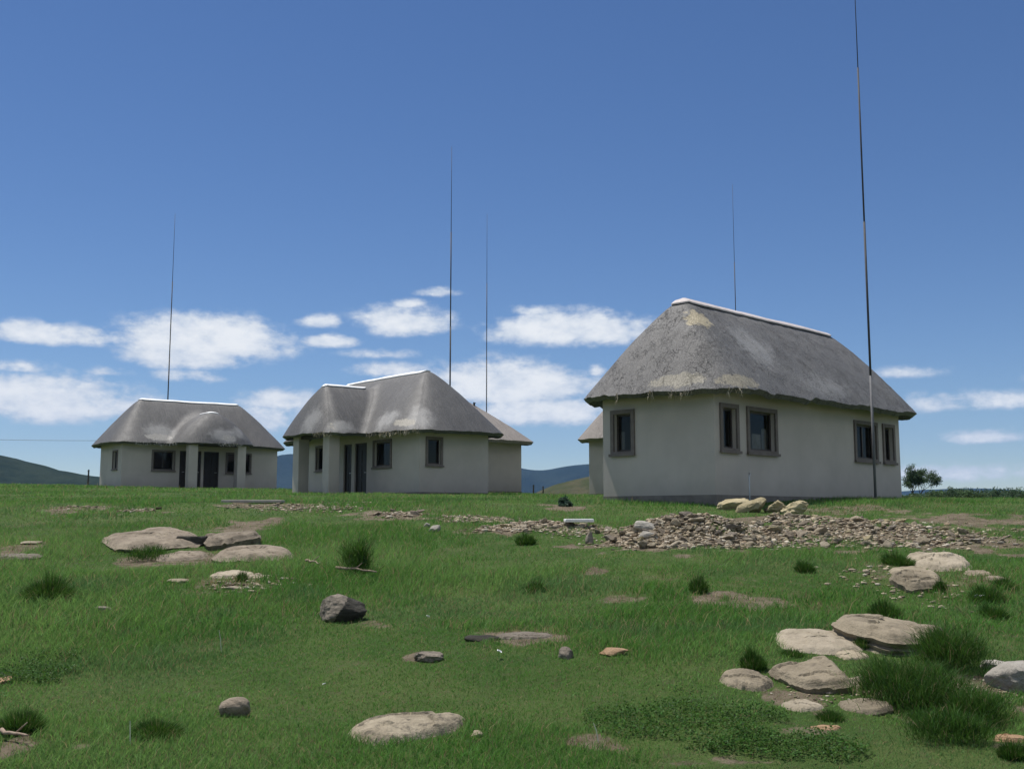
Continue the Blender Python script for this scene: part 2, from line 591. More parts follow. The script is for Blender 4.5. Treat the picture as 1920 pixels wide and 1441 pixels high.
def zg(X, Y):
    X = np.asarray(X, float)
    Y = np.asarray(Y, float)
    Yc = np.clip(Y, _KY[0], _KY[-1] - 1)
    i = np.clip(np.searchsorted(_KY, Yc, 'right') - 1, 0, len(_KY) - 2)
    h = _KY[i + 1] - _KY[i]
    t = (Yc - _KY[i]) / h
    z = ((1 + 2 * t) * (1 - t) ** 2 * _KZ[i] + t * (1 - t) ** 2 * h * _KD[i] + t * t * (3 - 2 * t) * _KZ[i + 1] + t * t * (t - 1) * h * _KD[i + 1])
    z = z - .02 * np.clip(X, -60, 60) * sstep(Y, 25, 60) * (1 - sstep(Y, 150, 300))
    near = 1 - sstep(Y, 60, 160)
    z = z + near * (.16 * (fbm(X / 3.1, Y / 3.1, 3, 3) - .5) + .05 * (fbm(X / .7, Y / .7, 9, 3) - .5))
    for (bx, by, rx, ry, a, hh) in BUMPS:
        ca, sa = math.cos(a), math.sin(a)
        dx, dy = X - bx, Y - by
        q = ((dx * ca + dy * sa) / rx) ** 2 + ((-dx * sa + dy * ca) / ry) ** 2
        z = z + hh * np.exp(-q)
    return z + EYE


def at(px, py):
    """the point of the ground seen in the direction of a photograph pixel"""
    d = px_dir(px, py)
    t = np.concatenate([np.arange(3, 60, .02), np.arange(60, 200, .2)])
    P = np.array([0, 0, EYE])[None] + t[:, None] * np.array(d)[None]
    g = P[:, 2] - zg(P[:, 0], P[:, 1])
    k = np.argmax(g < 0)
    if g[k] >= 0:
        k = np.argmin(g)
    return Vector((P[k, 0], P[k, 1], float(zg(P[k, 0], P[k, 1]))))


for (px, py, rx, ry, hh) in [(1290, 1012, 1.25, .7, .42), (1480, 985, 1.3, 1.0, .16), (1640, 995, 1.3, .8, .14), (1010, 990, 1.0, .5, .10),
                             (1450, 1000, .3, .5, -.12), (1640, 1205, .9, .5, .10), (1780, 1330, .5, .5, -.12), (290, 1020, 1.0, .7, .10)]:
    p = at(px, py)
    BUMPS.append((p.x, p.y, rx, ry, 0.0, hh))

# bare or stony patches (photograph ellipse -> ellipse on the ground)
PATCH = [  # px, py, rx, ry, bareness
    (1290, 1005, 150, 30, 1), (1600, 998, 200, 30, .72), (1480, 968, 90, 16, .6), (990, 985, 110, 14, .8), (740, 965, 70, 10, .8),
    (1120, 997, 70, 12, .6), (520, 948, 120, 10, .55), (470, 985, 45, 12, .9), (1830, 975, 140, 18, .6), (1900, 1020, 90, 22, .62),
    (1390, 1130, 95, 13, .8), (1180, 1122, 70, 9, .5), (1115, 1067, 32, 8, .7), (955, 1192, 95, 14, .8), (800, 1232, 48, 12, .7),
    (300, 1050, 120, 14, .6), (430, 1085, 90, 20, .45), (1700, 1300, 150, 45, .75), (1840, 1290, 90, 45, .85), (1500, 1310, 60, 30, .6),
    (1900, 1400, 60, 30, .7), (30, 1395, 60, 24, .7), (160, 1400, 40, 12, .6), (1060, 953, 40, 6, .9), (1130, 1395, 60, 24, .55),
    (1530, 1370, 80, 12, .5), (1330, 1430, 120, 14, .45), (690, 1170, 60, 9, .5), (150, 955, 60, 6, .7), (260, 957, 60, 6, .7),
    (30, 1030, 60, 14, .55), (1700, 1075, 90, 28, .4), 
    (1600, 955, 120, 10, .5), (1850, 1085, 60, 14, .4)]
PW = []
for (px, py, rx, ry, b) in PATCH:
    c, e, f0 = at(px, py), at(px + rx, py), at(px, py + ry)
    PW.append((c.x, c.y, abs(e.x - c.x), max(.12, math.hypot(f0.x - c.x, f0.y - c.y)), b))


def bareness(X, Y):
    X = np.asarray(X, float)
    Y = np.asarray(Y, float)
    b = np.zeros_like(X)
    wob = (fbm(X / .42, Y / .42, 21, 5) - .5) * 2.7
    for (cx, cy, rx, ry, s) in PW:
        q = np.sqrt(((X - cx) / rx) ** 2 + ((Y - cy) / ry) ** 2)
        b = np.maximum(b, s * (1 - sstep(q + wob, .55, 1.15)))
    sp = sstep(fbm(X / .9, Y / .9, 33, 4), .62, .76) * .32
    return np.maximum(b, sp)


# a sheet dense near the camera, reaching the horizon
rows = np.concatenate([np.linspace(-40, 4, 24), 4 + np.cumsum(np.linspace(.06, .45, 320)), ])
far = [rows[-1]]
while far[-1] < 8500:
    far.append(far[-1] * 1.045 + .2)
rows = np.concatenate([rows, np.array(far[1:])])
NU = 420
uu = np.linspace(-1, 1, NU)
half = np.where(rows < 4, 9 + 0 * rows, 9 + (rows - 4) * .75)
GX = uu[None, :] * half[:, None]
GY = np.repeat(rows[:, None], NU, 1)
GZ = zg(GX, GY)
V = np.stack([GX, GY, GZ], -1).reshape(-1, 3)
ii = np.arange(len(rows) - 1)[:, None] * NU + np.arange(NU - 1)[None, :]
Q = np.stack([ii, ii + 1, ii + NU + 1, ii + NU], -1).reshape(-1, 4)
me = np_mesh('ground', V, Q.ravel(), np.full(len(Q), 4))
vattr(me, 'bare', bareness(GX.ravel(), GY.ravel()))
m, t, b = mat_new('ground_turf')
oc = t.n('ShaderNodeTexCoord').outputs['Object']
ba = t.n('ShaderNodeAttribute', attribute_name='bare').outputs['Fac']
turf = t.mix(t.ss(t.noise(oc, .8, 6, .65), .35, .65), (.05, .095, .02), (.085, .125, .034))
turf = t.mix(t.m('MULTIPLY', t.ss(t.noise(oc, 7, 6, .7), .5, .72), .55), turf, (.10, .085, .05))
soil = t.mix(t.ss(t.noise(oc, 5, 7, .7), .3, .7), (.10, .08, .052), (.22, .18, .125))
soil = t.mix(t.m('MULTIPLY', t.ss(t.noise(oc, 38, 4, .6), .56, .7), .7), soil, (.28, .24, .185))
bb = t.ss(t.m('ADD', ba, t.m('MULTIPLY', t.m('SUBTRACT', t.noise(oc, 9, 5, .7), .5), .9)), .28, .55)
t.put(b.inputs['Base Color'], t.mix(bb, turf, soil))
b.inputs['Roughness'].default_value = .95
b.inputs['Specular IOR Level'].default_value = .15
bump(t, b, t.m('ADD', t.noise(oc, 22, 6, .7), t.noise(oc, 80, 3, .6)), .03)
g = link('ground', me, m, smooth=True)
tag(g, kind='structure')

# ------------------------------------------------------------------ houses
def clampv(x, a, b):
    return np.minimum(np.maximum(x, a), b)


class Wing:
    """a hipped thatch over a rectangle: ridge A..B along axis 'u' or 'w'"""
    def __init__(s, axis, r0, r1, c, run0, run1, hw, ze, zr, n=3.6, conv=.1):
        s.__dict__.update(locals())

    def z(s, U, W):
        p, q = (U, W) if s.axis == 'u' else (W, U)
        over = np.where(p < s.r0, (s.r0 - p) / s.run0, np.where(p > s.r1, (p - s.r1) / s.run1, 0))
        ql = np.abs(q - s.c) / s.hw
        v = (over ** s.n + ql ** s.n) ** (1 / s.n)
        e = .10
        v = (np.sqrt(v * v + e * e) - e) / (math.sqrt(1 + e * e) - e)
        f = (1 - v) * (1 + s.conv * np.minimum(v, 1.2))
        return s.ze + (s.zr - s.ze) * f


def smax(a, b, k):
    h = np.clip(.5 + .5 * (a - b) / k, 0, 1)
    return b * (1 - h) + a * h + k * h * (1 - h)


def marching(Z, F, xs, ys):
    """top surface where F>0; returns verts (x,y), faces, boundary edges"""
    nx, ny = len(xs), len(ys)
    vid = {}
    pts = []
    faces = []

    def node(i, j):
        k = (i, j)
        if k not in vid:
            vid[k] = len(pts)
            pts.append((xs[i], ys[j]))
        return vid[k]

    def edge(i, j, k, l):
        key = (i, j, k, l) if (i, j) < (k, l) else (k, l, i, j)
        if key not in vid:
            a, b, c, d = key
            fa, fb = F[a, b], F[c, d]
            tt = min(.97, max(.03, fa / (fa - fb)))
            vid[key] = len(pts)
            pts.append((xs[a] + (xs[c] - xs[a]) * tt, ys[b] + (ys[d] - ys[b]) * tt))
        return vid[key]
    for i in range(nx - 1):
        for j in range(ny - 1):
            cs = [(i, j), (i + 1, j), (i + 1, j + 1), (i, j + 1)]
            ins = [F[c] > 0 for c in cs]
            if not any(ins):
                continue
            poly = []
            for k in range(4):
                a, bq = cs[k], cs[(k + 1) % 4]
                if ins[k]:
                    poly.append(node(*a))
                if ins[k] != ins[(k + 1) % 4]:
                    poly.append(edge(*a, *bq))
            if len(poly) >= 3:
                faces.append(tuple(poly))
    return pts, faces


def make_roof(parent, wings, mat, step, seed, thick=.17, rough_amp=.012, ragged=.05, sag=None):
    U0 = min((w.r0 - w.run0 if w.axis == 'u' else w.c - w.hw) for w in wings) - .4
    U1 = max((w.r1 + w.run1 if w.axis == 'u' else w.c + w.hw) for w in wings) + .4
    W0 = min((w.r0 - w.run0 if w.axis == 'w' else w.c - w.hw) for w in wings) - .4
    W1 = max((w.r1 + w.run1 if w.axis == 'w' else w.c + w.hw) for w in wings) + .4
    xs = np.arange(U0, U1, step)
    ys = np.arange(W0, W1, step)
    ze = wings[0].ze

    def hz(U, W):
        z = wings[0].z(U, W)
        for wg in wings[1:]:
            z = smax(z, wg.z(U, W), .42)
        # settled, uneven thatch
        z = z + .07 * (fbm(U / 1.6 + seed, W / 1.6, 51 + seed, 3) - .5)
        if sag:
            z = z + sag(U, W)
        return z
    UU, WW = np.meshgrid(xs, ys, indexing='ij')
    Z = hz(UU, WW)
    rag = ragged * ((fbm(UU / .45, WW / .45, 71 + seed, 4) - .5) * 2 + (fbm(UU / 1.5, WW / 1.5, 81 + seed, 2) - .5) * 1.4)
    F = Z - ze + rag
    pts, faces = marching(Z, F, xs, ys)
    P = np.array(pts)
    z = hz(P[:, 0], P[:, 1])
    z = z + rough_amp * 2 * (fbm(P[:, 0] / .22, P[:, 1] / .22, 91 + seed, 3) - .5)
    e = .03
    gx = (hz(P[:, 0] + e, P[:, 1]) - hz(P[:, 0] - e, P[:, 1])) / (2 * e)
    gy = (hz(P[:, 0], P[:, 1] + e) - hz(P[:, 0], P[:, 1] - e)) / (2 * e)
    nl = np.sqrt(1 + gx * gx + gy * gy)
    top = np.stack([P[:, 0], P[:, 1], z], -1)
    bot = top - thick * np.stack([-gx / nl, -gy / nl, 1 / nl], -1)
    ec = {}
    for f in faces:
        for a, b2 in zip(f, f[1:] + f[:1]):
            k = (min(a, b2), max(a, b2))
            ec.setdefault(k, []).append((a, b2))
    n = len(top)
    fs = list(faces) + [tuple(i + n for i in f[::-1]) for f in faces]
    rim = []
    for k, l in ec.items():
        if len(l) == 1:
            a, b2 = l[0]
            fs.append((b2, a, a + n, b2 + n))
            rim.append((a, b2))
    me = bpy.data.meshes.new('roof')
    me.from_pydata(np.concatenate([top, bot]).tolist(), [], fs)
    me.update()
    o = link('roof', me, mat, parent, smooth=True)
    # crisp thatch edge
    bm = bmesh.new()
    bm.from_mesh(me)
    for ed in bm.edges:
        if len(ed.link_faces) == 2 and ed.calc_face_angle(0) > .9:
            ed.smooth = False
    bm.to_mesh(me)
    bm.free()
    return o, hz, top, rim


def ridge_cap(roof, hz, a, b2, hw, mat, lift=.05, th=.028, drop0=.0):
    """a mortar cap bedded over the ridge from a to b2 (plan points)"""
    a, b2 = Vector(a), Vector(b2)
    d = (b2 - a)
    L = d.length
    d = d / L
    nrm = Vector((-d.y, d.x))
    n, m2 = max(8, int(L / .12)), 9
    top, bot = [], []
    for i in range(n + 1):
        s = L * i / n
        endf = min(1, min(s, L - s) / .35 + .55)
        for j in range(m2):
            q = (j / (m2 - 1) * 2 - 1) * hw * endf * (1 + .03 * math.sin(i * .31 + 1.3 * math.sin(i * .17)))
            p = a + d * s + nrm * q
            zz = float(hz(np.array([p.x]), np.array([p.y]))[0])
            top.append((p.x, p.y, zz + lift + th))
            bot.append((p.x, p.y, zz + lift - .01))
    fs = []
    N = len(top)
    for i in range(n):
        for j in range(m2 - 1):
            k = i * m2 + j
            fs.append((k, k + m2, k + m2 + 1, k + 1))
            fs.append((N + k, N + k + 1, N + k + m2 + 1, N + k + m2))
    for i in range(n):
        k = i * m2
        fs.append((k, N + k, N + k + m2, k + m2))
        k = i * m2 + m2 - 1
        fs.append((k, k + m2, N + k + m2, N + k))
    for j in range(m2 - 1):
        k = j
        fs.append((k, k + 1, N + k + 1, N + k))
        k = n * m2 + j
        fs.append((k, N + k, N + k + 1, k + 1))
    me = bpy.data.meshes.new('ridge_cap')
    me.from_pydata(top + bot, [], fs)
    me.update()
    o = link('ridge_cap', me, mat, roof, smooth=True)
    me.set_sharp_from_angle(angle=.8)
    return o


def straw_fringe(roof, top, rim, spots, cols, seed, n_per=60, L=(.06, .19)):
    """loose stalks hanging from the thatch edge near given plan points"""
    rs = random.Random(seed)
    Vv, lp, ct, tn = [], [], [], []
    for (u, w2, rad, k) in spots:
        cand = [top[a] for a, _ in rim if (top[a][0] - u) ** 2 + (top[a][1] - w2) ** 2 < rad * rad]
        if not cand:
            continue
        for _ in range(int(n_per * k)):
            p = Vector(rs.choice(cand)) + Vector((rs.uniform(-.04, .04), rs.uniform(-.04, .04), rs.uniform(-.12, .05)))
            l = rs.uniform(*L) * (1.6 if rs.random() < .1 else 1)
            d = Vector((rs.gauss(0, .35), rs.gauss(0, .35), -1)).normalized()
            s = Vector((rs.gauss(0, 1), rs.gauss(0, 1), 0)).normalized() * rs.uniform(.008, .02)
            b0 = len(Vv)
            Vv += [tuple(p - s), tuple(p + s), tuple(p + d * l)]
            lp += [b0, b0 + 1, b0 + 2]
            ct.append(3)
            c = rs.choice(cols)
            f = rs.uniform(.75, 1.2)
            tn += [(c[0] * f, c[1] * f, c[2] * f, 1)] * 3
    if not Vv:
        return
    me = np_mesh('loose_thatch', np.array(Vv), np.array(lp), np.array(ct))
    vattr(me, 'tint', np.array(tn), 'FLOAT_COLOR')
    tag(link('loose_thatch', me, M_straw, roof), kind='stuff')


def window(parent, face, a0, a1, z0, z1, surround=.10, mull=1, curtain=None, label=None):
    """frame, pane and plaster surround of an opening; face = matrix taking (along, outward, up) to house space"""
    w0 = MB()
    s, pr = surround, .045
    E_ = .0
    for (x0, x1, q0, q1) in ((a0 - s, a0 - E_, z0 - s, z1 + s), (a1 + E_, a1 + s, z0 - s, z1 + s), (a0 - E_, a1 + E_, z1 + E_, z1 + s), (a0 - E_, a1 + E_, z0 - s, z0 - E_)):
        w0.box(x0, x1, -.01, pr, q0, q1, face)
    win = w0.build('window', M_surround, parent)
    if label:
        win['label'] = label
    # sloping sill
    sl = MB()
    sl.box(a0 - s - .03, a1 + s + .03, .048, .085, z0 - s - .02, z0 - s + .045, face)
    sl.build('sill', M_surround, win)
    f = MB()
    d0, d1, th = -.15, -.10, .05
    f.box(a0, a0 + th, d0, d1, z0, z1, face)
    f.box(a1 - th, a1, d0, d1, z0, z1, face)
    f.box(a0 + th, a1 - th, d0, d1, z1 - th, z1, face)
    f.box(a0 + th, a1 - th, d0, d1, z0, z0 + th, face)
    for k in range(1, mull + 1):
        x = a0 + (a1 - a0) * k / (mull + 1)
        f.box(x - .025, x + .025, d0 + .003, d1 + .004, z0 + th, z1 - th, face)
    f.build('frame', M_frame, win)
    p = MB()
    p.quad(*[face @ Vector(q) for q in ((a0 + .02, -.125, z0 + .02), (a1 - .02, -.125, z0 + .02), (a1 - .02, -.125, z1 - .02), (a0 + .02, -.125, z1 - .02))])
    p.build('pane', M_glass, win)
    if curtain:
        for (c0, c1, zt) in curtain:
            c = MB()
            n = 14
            for k in range(n):
                x0 = a0 + (a1 - a0) * (c0 + (c1 - c0) * k / n)
                x1 = a0 + (a1 - a0) * (c0 + (c1 - c0) * (k + 1) / n)
                y0, y1 = -.23 + .02 * math.sin(k * 1.9), -.23 + .02 * math.sin((k + 1) * 1.9)
                c.quad(*[face @ Vector(q) for q in ((x0, y0, z0 + .03), (x1, y1, z0 + .03), (x1, y1, z0 + (z1 - z0) * zt), (x0, y0, z0 + (z1 - z0) * zt))])
            c.build('curtain', M_curtain, win, smooth=True)
    return win


def door(parent, face, a0, a1, z1, sidelight=None):
    f = MB()
    d0, d1, th = -.16, -.06, .06
    f.box(a0, a0 + th, d0, d1, 0, z1, face)
    f.box(a1 - th, a1, d0, d1, 0, z1, face)
    f.box(a0 + th, a1 - th, d0, d1, z1 - th, z1, face)
    l = MB()
    l.box(a0 + th, a1 - th, -.14, -.10, .02, z1 - th, face)
    n = 3
    for k in range(n):   # framed panels
        q0 = .12 + k * (z1 - .3) / n
        q1 = q0 + (z1 - .3) / n - .12
        for (x0, x1) in ((a0 + th + .08, (a0 + a1) / 2 - .04), ((a0 + a1) / 2 + .04, a1 - th - .08)):
            l.box(x0, x1, -.099, -.085, q0, q1, face)
    dr = l.build('door', M_door, parent)
    f.build('frame', M_frame, dr)
    h = MB()
    h.box(a1 - th - .07, a1 - th - .045, -.098, -.05, 1.0, 1.025, face)
    h.box(a1 - th - .17, a1 - th - .045, -.05, -.03, 1.0, 1.025, face)
    h.build('handle', M_metal, dr)
    return dr


def house(spec):
    """spec: name, label, origin (x,y), base z, rot, L, W, wings ..."""
    root = empty('thatched_house', (spec['o'][0], spec['o'][1], spec['z'] + EYE), spec['rot'])
    tag(root, spec['label'], 'house', 'grey walled houses with thatched roofs')
    L, W, H = spec['L'], spec['W'], 2.78
    # faces: matrices (along, outward, up)
    FM = {
        'front': Matrix(((1, 0, 0, 0), (0, -1, 0, 0), (0, 0, 1, 0), (0, 0, 0, 1))),
        'left': Matrix(((0, -1, 0, 0), (-1, 0, 0, W), (0, 0, 1, 0), (0, 0, 0, 1))),
        'right': Matrix(((0, 1, 0, L), (1, 0, 0, 0), (0, 0, 1, 0), (0, 0, 0, 1))),
        'back': Matrix(((-1, 0, 0, L), (0, 1, 0, W), (0, 0, 1, 0), (0, 0, 0, 1))),
    }
    FL = {'front': L, 'back': L, 'left': W, 'right': W}
    wb = MB()
    ops = spec['open']
    for k, M in FM.items():
        al = sorted({0.0, FL[k]} | {x for (fk, ty, a0, a1, z0, z1, kw) in ops if fk == k for x in (a0, a1)})
        zl = sorted({-.6, 0.0, H} | {x for (fk, ty, a0, a1, z0, z1, kw) in ops if fk == k for x in (z0, z1)})
        for i in range(len(al) - 1):
            for j in range(len(zl) - 1):
                ca, cz = (al[i] + al[i + 1]) / 2, (zl[j] + zl[j + 1]) / 2
                if any(fk == k and a0 < ca < a1 and z0 < cz < z1 for (fk, ty, a0, a1, z0, z1, kw) in ops):
                    continue
                wb.quad(*[M @ Vector(q) for q in ((al[i], 0, zl[j]), (al[i + 1], 0, zl[j]), (al[i + 1], 0, zl[j + 1]), (al[i], 0, zl[j + 1]))])
        for (fk, ty, a0, a1, z0, z1, kw) in ops:
            if fk != k:
                continue
            dp = -.22
            for (p, q) in (((a0, z0), (a0, z1)), ((a0, z1), (a1, z1)), ((a1, z1), (a1, z0)), ((a1, z0), (a0, z0))):
                wb.quad(*[M @ Vector(r) for r in ((p[0], 0, p[1]), (q[0], 0, q[1]), (q[0], dp, q[1]), (p[0], dp, p[1]))])
    me = wb.mesh('wall')
    bm = bmesh.new()
    bm.from_mesh(me)
    bmesh.ops.remove_doubles(bm, verts=bm.verts, dist=1e-4)
    bm.to_mesh(me)
    bm.free()
    link('wall', me, M_wall, root)
    fl = MB()
    fl.box(.02, L - .02, .02, W - .02, -.3, .05)
    fl.build('floor', M_floor, root)
    # plinth band
    doors = [o for o in ops if o[1] == 'door']
    pb = MB()
    for k, M in FM.items():
        cuts = sorted([(a0, a1) for (fk, ty, a0, a1, z0, z1, kw) in doors if fk == k])
        s0 = -.014
        for (a0, a1) in cuts + [(FL[k] + .014, None)]:
            if a0 - s0 > .05:
                pb.box(s0, a0, -.01, .015, -.6, spec.get('plinth', .14), M)
            s0 = a1
    pb.build('plinth', M_plinth, root)
    for (fk, ty, a0, a1, z0, z1, kw) in ops:
        if ty == 'door':
            door(root, FM[fk], a0, a1, z1)
        else:
            window(root, FM[fk], a0, a1, z0, z1, **kw)
    for (c0, c1, q0, q1) in spec.get('cols', []):
        cb = MB()
        cb.box(c0, c1, q0, q1, -.6, 2.6)
        cb.build('column', M_wall, root, bevel=.02)
    if spec.get('beam'):
        b0, b1, q0, q1 = spec['beam']
        bm_ = MB()
        bm_.box(b0 + .51, b1 - .51, q0 + .1, q0 + .36, 2.40, 2.58)
        bm_.build('beam', M_frame, root)
        st = MB()
        st.box(b0 - .1, b1 + .1, q0 - .2, -.016, -.5, .06)
        st.build('porch_floor', M_floor, root, bevel=.015)
    wings = spec['wings']
    roof, hz, top, rim = make_roof(root, wings, spec['mat'], spec.get('step', .09), spec['seed'], sag=spec.get('sag'),
                                   ragged=spec.get('ragged', .05), rough_amp=spec.get('ramp', .012))
    for (a, b2, hw, mt, lf) in spec['caps']:
        ridge_cap(roof, hz, a, b2, hw, mt, lf)
    if spec.get('fringe'):
        straw_fringe(roof, top, rim, spec['fringe'], spec.get('fcols', [(.36, .31, .22), (.27, .24, .19), (.45, .40, .30)]), spec['seed'])
    for (u, w2, hgt, r) in spec.get('vents', []):
        zz = float(hz(np.array([u]), np.array([w2]))[0])
        vb = MB()
        vb.tube([(u, w2, zz - .2), (u, w2, zz + hgt * .6), (u + .03, w2, zz + hgt)], [r, r, r * 1.5], 10)
        vb.build('vent_pipe', M_black, roof)
    return root, hz


ZE, OV = 2.56, .68
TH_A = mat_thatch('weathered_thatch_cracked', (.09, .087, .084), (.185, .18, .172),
                  [((.86, 1.0, 4.40), (.40, .40, .42), (.56, .48, .32)),
                   ((.35, -.50, 2.76), (.8, .45, .2), (.40, .36, .27)),
                   ((-.5, .6, 2.80), (.4, .9, .22), (.36, .33, .26))], 1.0, 1.0, .50,
                  [((-.3, 1.9, 3.3), (1.3, 2.4, 2.0), (.135, .13, .125), .75), ((2.4, .3, 3.9), (.9, .9, .9), (.36, .355, .345), .6), ((4.5, -.3, 3.0), (1.5, .6, .5), (.33, .325, .315), .5), ((7.5, .3, 3.8), (1.2, .9, .9), (.16, .155, .15), .5)])  # first zone paints shade over the left end face
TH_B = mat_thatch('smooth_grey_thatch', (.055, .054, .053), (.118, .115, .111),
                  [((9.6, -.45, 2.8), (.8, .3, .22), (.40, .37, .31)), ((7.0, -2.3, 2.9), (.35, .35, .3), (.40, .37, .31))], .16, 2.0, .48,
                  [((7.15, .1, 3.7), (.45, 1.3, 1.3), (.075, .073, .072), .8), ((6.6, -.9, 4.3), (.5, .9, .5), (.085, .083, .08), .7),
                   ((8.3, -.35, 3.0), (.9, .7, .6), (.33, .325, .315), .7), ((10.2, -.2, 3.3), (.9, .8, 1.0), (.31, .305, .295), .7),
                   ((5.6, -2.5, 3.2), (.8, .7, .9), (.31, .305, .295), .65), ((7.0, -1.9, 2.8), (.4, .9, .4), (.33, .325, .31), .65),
                   ((9.0, .6, 4.4), (.8, .6, .5), (.08, .078, .076), .5), ((4.0, -2.3, 3.3), (.7, .6, .8), (.09, .088, .085), .5)])  # dark zones paint valley shade, pale zones the hip sheen
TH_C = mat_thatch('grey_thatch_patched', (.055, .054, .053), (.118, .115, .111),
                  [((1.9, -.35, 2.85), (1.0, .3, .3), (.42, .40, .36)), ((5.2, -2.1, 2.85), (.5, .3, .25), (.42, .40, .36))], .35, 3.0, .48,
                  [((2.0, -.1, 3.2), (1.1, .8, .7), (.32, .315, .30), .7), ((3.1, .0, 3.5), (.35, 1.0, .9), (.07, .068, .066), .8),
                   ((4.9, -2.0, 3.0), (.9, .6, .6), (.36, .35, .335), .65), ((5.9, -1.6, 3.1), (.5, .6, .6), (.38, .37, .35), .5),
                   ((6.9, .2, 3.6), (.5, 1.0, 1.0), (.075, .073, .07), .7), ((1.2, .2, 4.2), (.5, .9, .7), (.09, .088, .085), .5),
                   ((7.6, .8, 4.2), (.8, .9, .8), (.09, .088, .085), .5)])  # valley shade beside the porch hood and pale sheen painted in
TH_D = mat_thatch('brownish_thatch', (.17, .15, .135), (.26, .235, .21), [], .3, 4.0)

a45 = R(45)
u3 = (math.cos(a45), math.sin(a45))
O3 = (4.64, 24.4)
house(dict(label='largest and nearest thatched house with mortar ridge cap and straw showing through its roof', o=O3, z=.30, rot=a45, L=9.4, W=3.33,
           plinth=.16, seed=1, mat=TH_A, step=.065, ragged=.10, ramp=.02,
           wings=[Wing('u', 1.2, 8.2, 1.665, 1.2 + OV, 1.2 + OV + .1, 1.665 + OV, ZE, 5.05, 4.0, .16)],
           caps=[((.95, 1.665), (8.35, 1.665), .30, M_cap, .045)],
           open=[('left', 'win', .37, .92, 1.25, 2.18, dict(mull=0, curtain=[(.05, .3, .55)])),
                 ('front', 'win', .31, .88, 1.24, 2.18, dict(mull=0, curtain=[(.0, .45, 1.0)])),
                 ('front', 'win', 1.43, 2.58, 1.24, 2.18, dict(mull=0, curtain=[(.02, .34, .56), (.42, .74, .45), (.8, .97, .6)])),
                 ('front', 'win', 6.74, 7.9, 1.24, 2.18, dict(mull=1)),
                 ('front', 'win', 8.42, 8.96, 1.24, 2.18, dict(mull=0))],
           fringe=[(.0, -.6, .35, .35), (-.65, .5, .3, .5), (-.65, 1.3, .08, .25), (-.65, 2.3, .06, .2)]))

r2 = math.atan2(-.77, .64)
L2, W2 = 10.0, 3.4
n2 = Vector((-3.59, 41.5))
O2 = (n2.x - math.cos(r2) * L2, n2.y - math.sin(r2) * L2)
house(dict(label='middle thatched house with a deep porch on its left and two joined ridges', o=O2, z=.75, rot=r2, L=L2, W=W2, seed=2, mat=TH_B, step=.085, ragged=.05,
           wings=[Wing('u', 2.0, 8.0, 1.7, 2 + OV, 2 + .85, 1.7 + .85, ZE - .04, 5.2, 4.2, .10),
                  Wing('w', -1.35, 1.7, 5.0, 1.25, 1.5, 2.25, ZE - .04, 4.66, 3.3, .26)],
           caps=[((1.8, 1.7), (8.1, 1.7), .24, M_capw, .03), ((5.0, -1.5), (5.0, .55), .22, M_capw, .03)],
           cols=[(6.0, 6.5, -2.0, -1.5), (3.5, 4.0, -2.0, -1.5)], beam=(3.5, 6.5, -2.0, 0),
           open=[('front', 'win', 6.75, 7.95, 1.24, 2.2, dict(mull=0)),
                 ('front', 'door', 4.3, 4.95, 0, 2.25, {}), ('front', 'door', 5.2, 6.15, 0, 2.25, {}),
                 ('front', 'win', 2.0, 2.65, 1.24, 2.2, dict(mull=0)),
                 ('right', 'win', .38, 1.0, 1.24, 2.2, dict(mull=0))],
           fringe=[(6.6, -2.4, .5, 1.2), (9.6, -.5, .9, 2.0), (8.4, -.5, 1.0, 1.5)], vents=[(3.1, -1.6, .35, .03)]))

r1 = math.atan2(.6, .8)
O1 = (-21.3, 58.3)
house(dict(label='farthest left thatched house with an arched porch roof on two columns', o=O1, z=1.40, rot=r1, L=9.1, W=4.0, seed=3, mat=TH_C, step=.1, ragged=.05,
           wings=[Wing('u', 1.6, 7.2, 2.0, 1.6 + OV, 1.9 + OV, 2.0 + OV, ZE, 5.2, 4.2, .08),
                  Wing('w', -.55, 1.5, 4.75, 1.75, 1.5, 2.4, ZE - .02, 4.4, 2.6, .60)],
           caps=[((1.4, 2.0), (7.35, 2.0), .24, M_capw, .03), ((4.75, -.8), (4.75, .45), .42, M_capw, .02)],
           cols=[(3.1, 3.6, -1.75, -1.25), (5.9, 6.4, -1.75, -1.25)], beam=(3.1, 6.4, -1.75, 0),
           open=[('front', 'win', 1.72, 2.84, 1.12, 2.1, dict(mull=1)),
                 ('front', 'door', 4.6, 5.5, 0, 2.2, {}), ('front', 'door', 4.1, 4.45, 0, 2.2, {}), ('front', 'door', 3.2, 3.6, 0, 2.2, {}),
                 ('front', 'win', 6.0, 6.55, 1.05, 2.1, dict(mull=0)), ('front', 'win', 7.05, 7.4, 1.05, 2.1, dict(mull=0, surround=.08)),
                 ('left', 'win', 2.45, 3.2, 1.15, 2.1, dict(mull=0, surround=.08))],
           fringe=[(1.7, -.5, 1.2, 2), (5.2, -2.2, .8, 1.5)], fcols=[(.42, .40, .36), (.5, .48, .44)]))

n5 = Vector((-2.1, 50.5))
O5 = (n5.x - math.cos(r2) * 9.4, n5.y - math.sin(r2) * 9.4)
house(dict(label='thatched house mostly hidden behind the middle house, a pipe on its roof slope', o=O5, z=1.0, rot=r2, L=9.4, W=3.33, seed=4, mat=TH_D, step=.12,
           wings=[Wing('u', 3.0, 6.3, 1.665, 3 + OV, 3.1 + .85, 1.665 + .85, ZE, 4.9, 4.5, .08)],
           caps=[((2.8, 1.665), (6.4, 1.665), .3, M_capw, .05)],
           open=[('front', 'win', 2.0, 3.0, 1.24, 2.2, dict(mull=1)), ('front', 'win', 6.5, 7.5, 1.24, 2.2, dict(mull=1))],
           vents=[(7.3, 2.0, .14, .05)]))

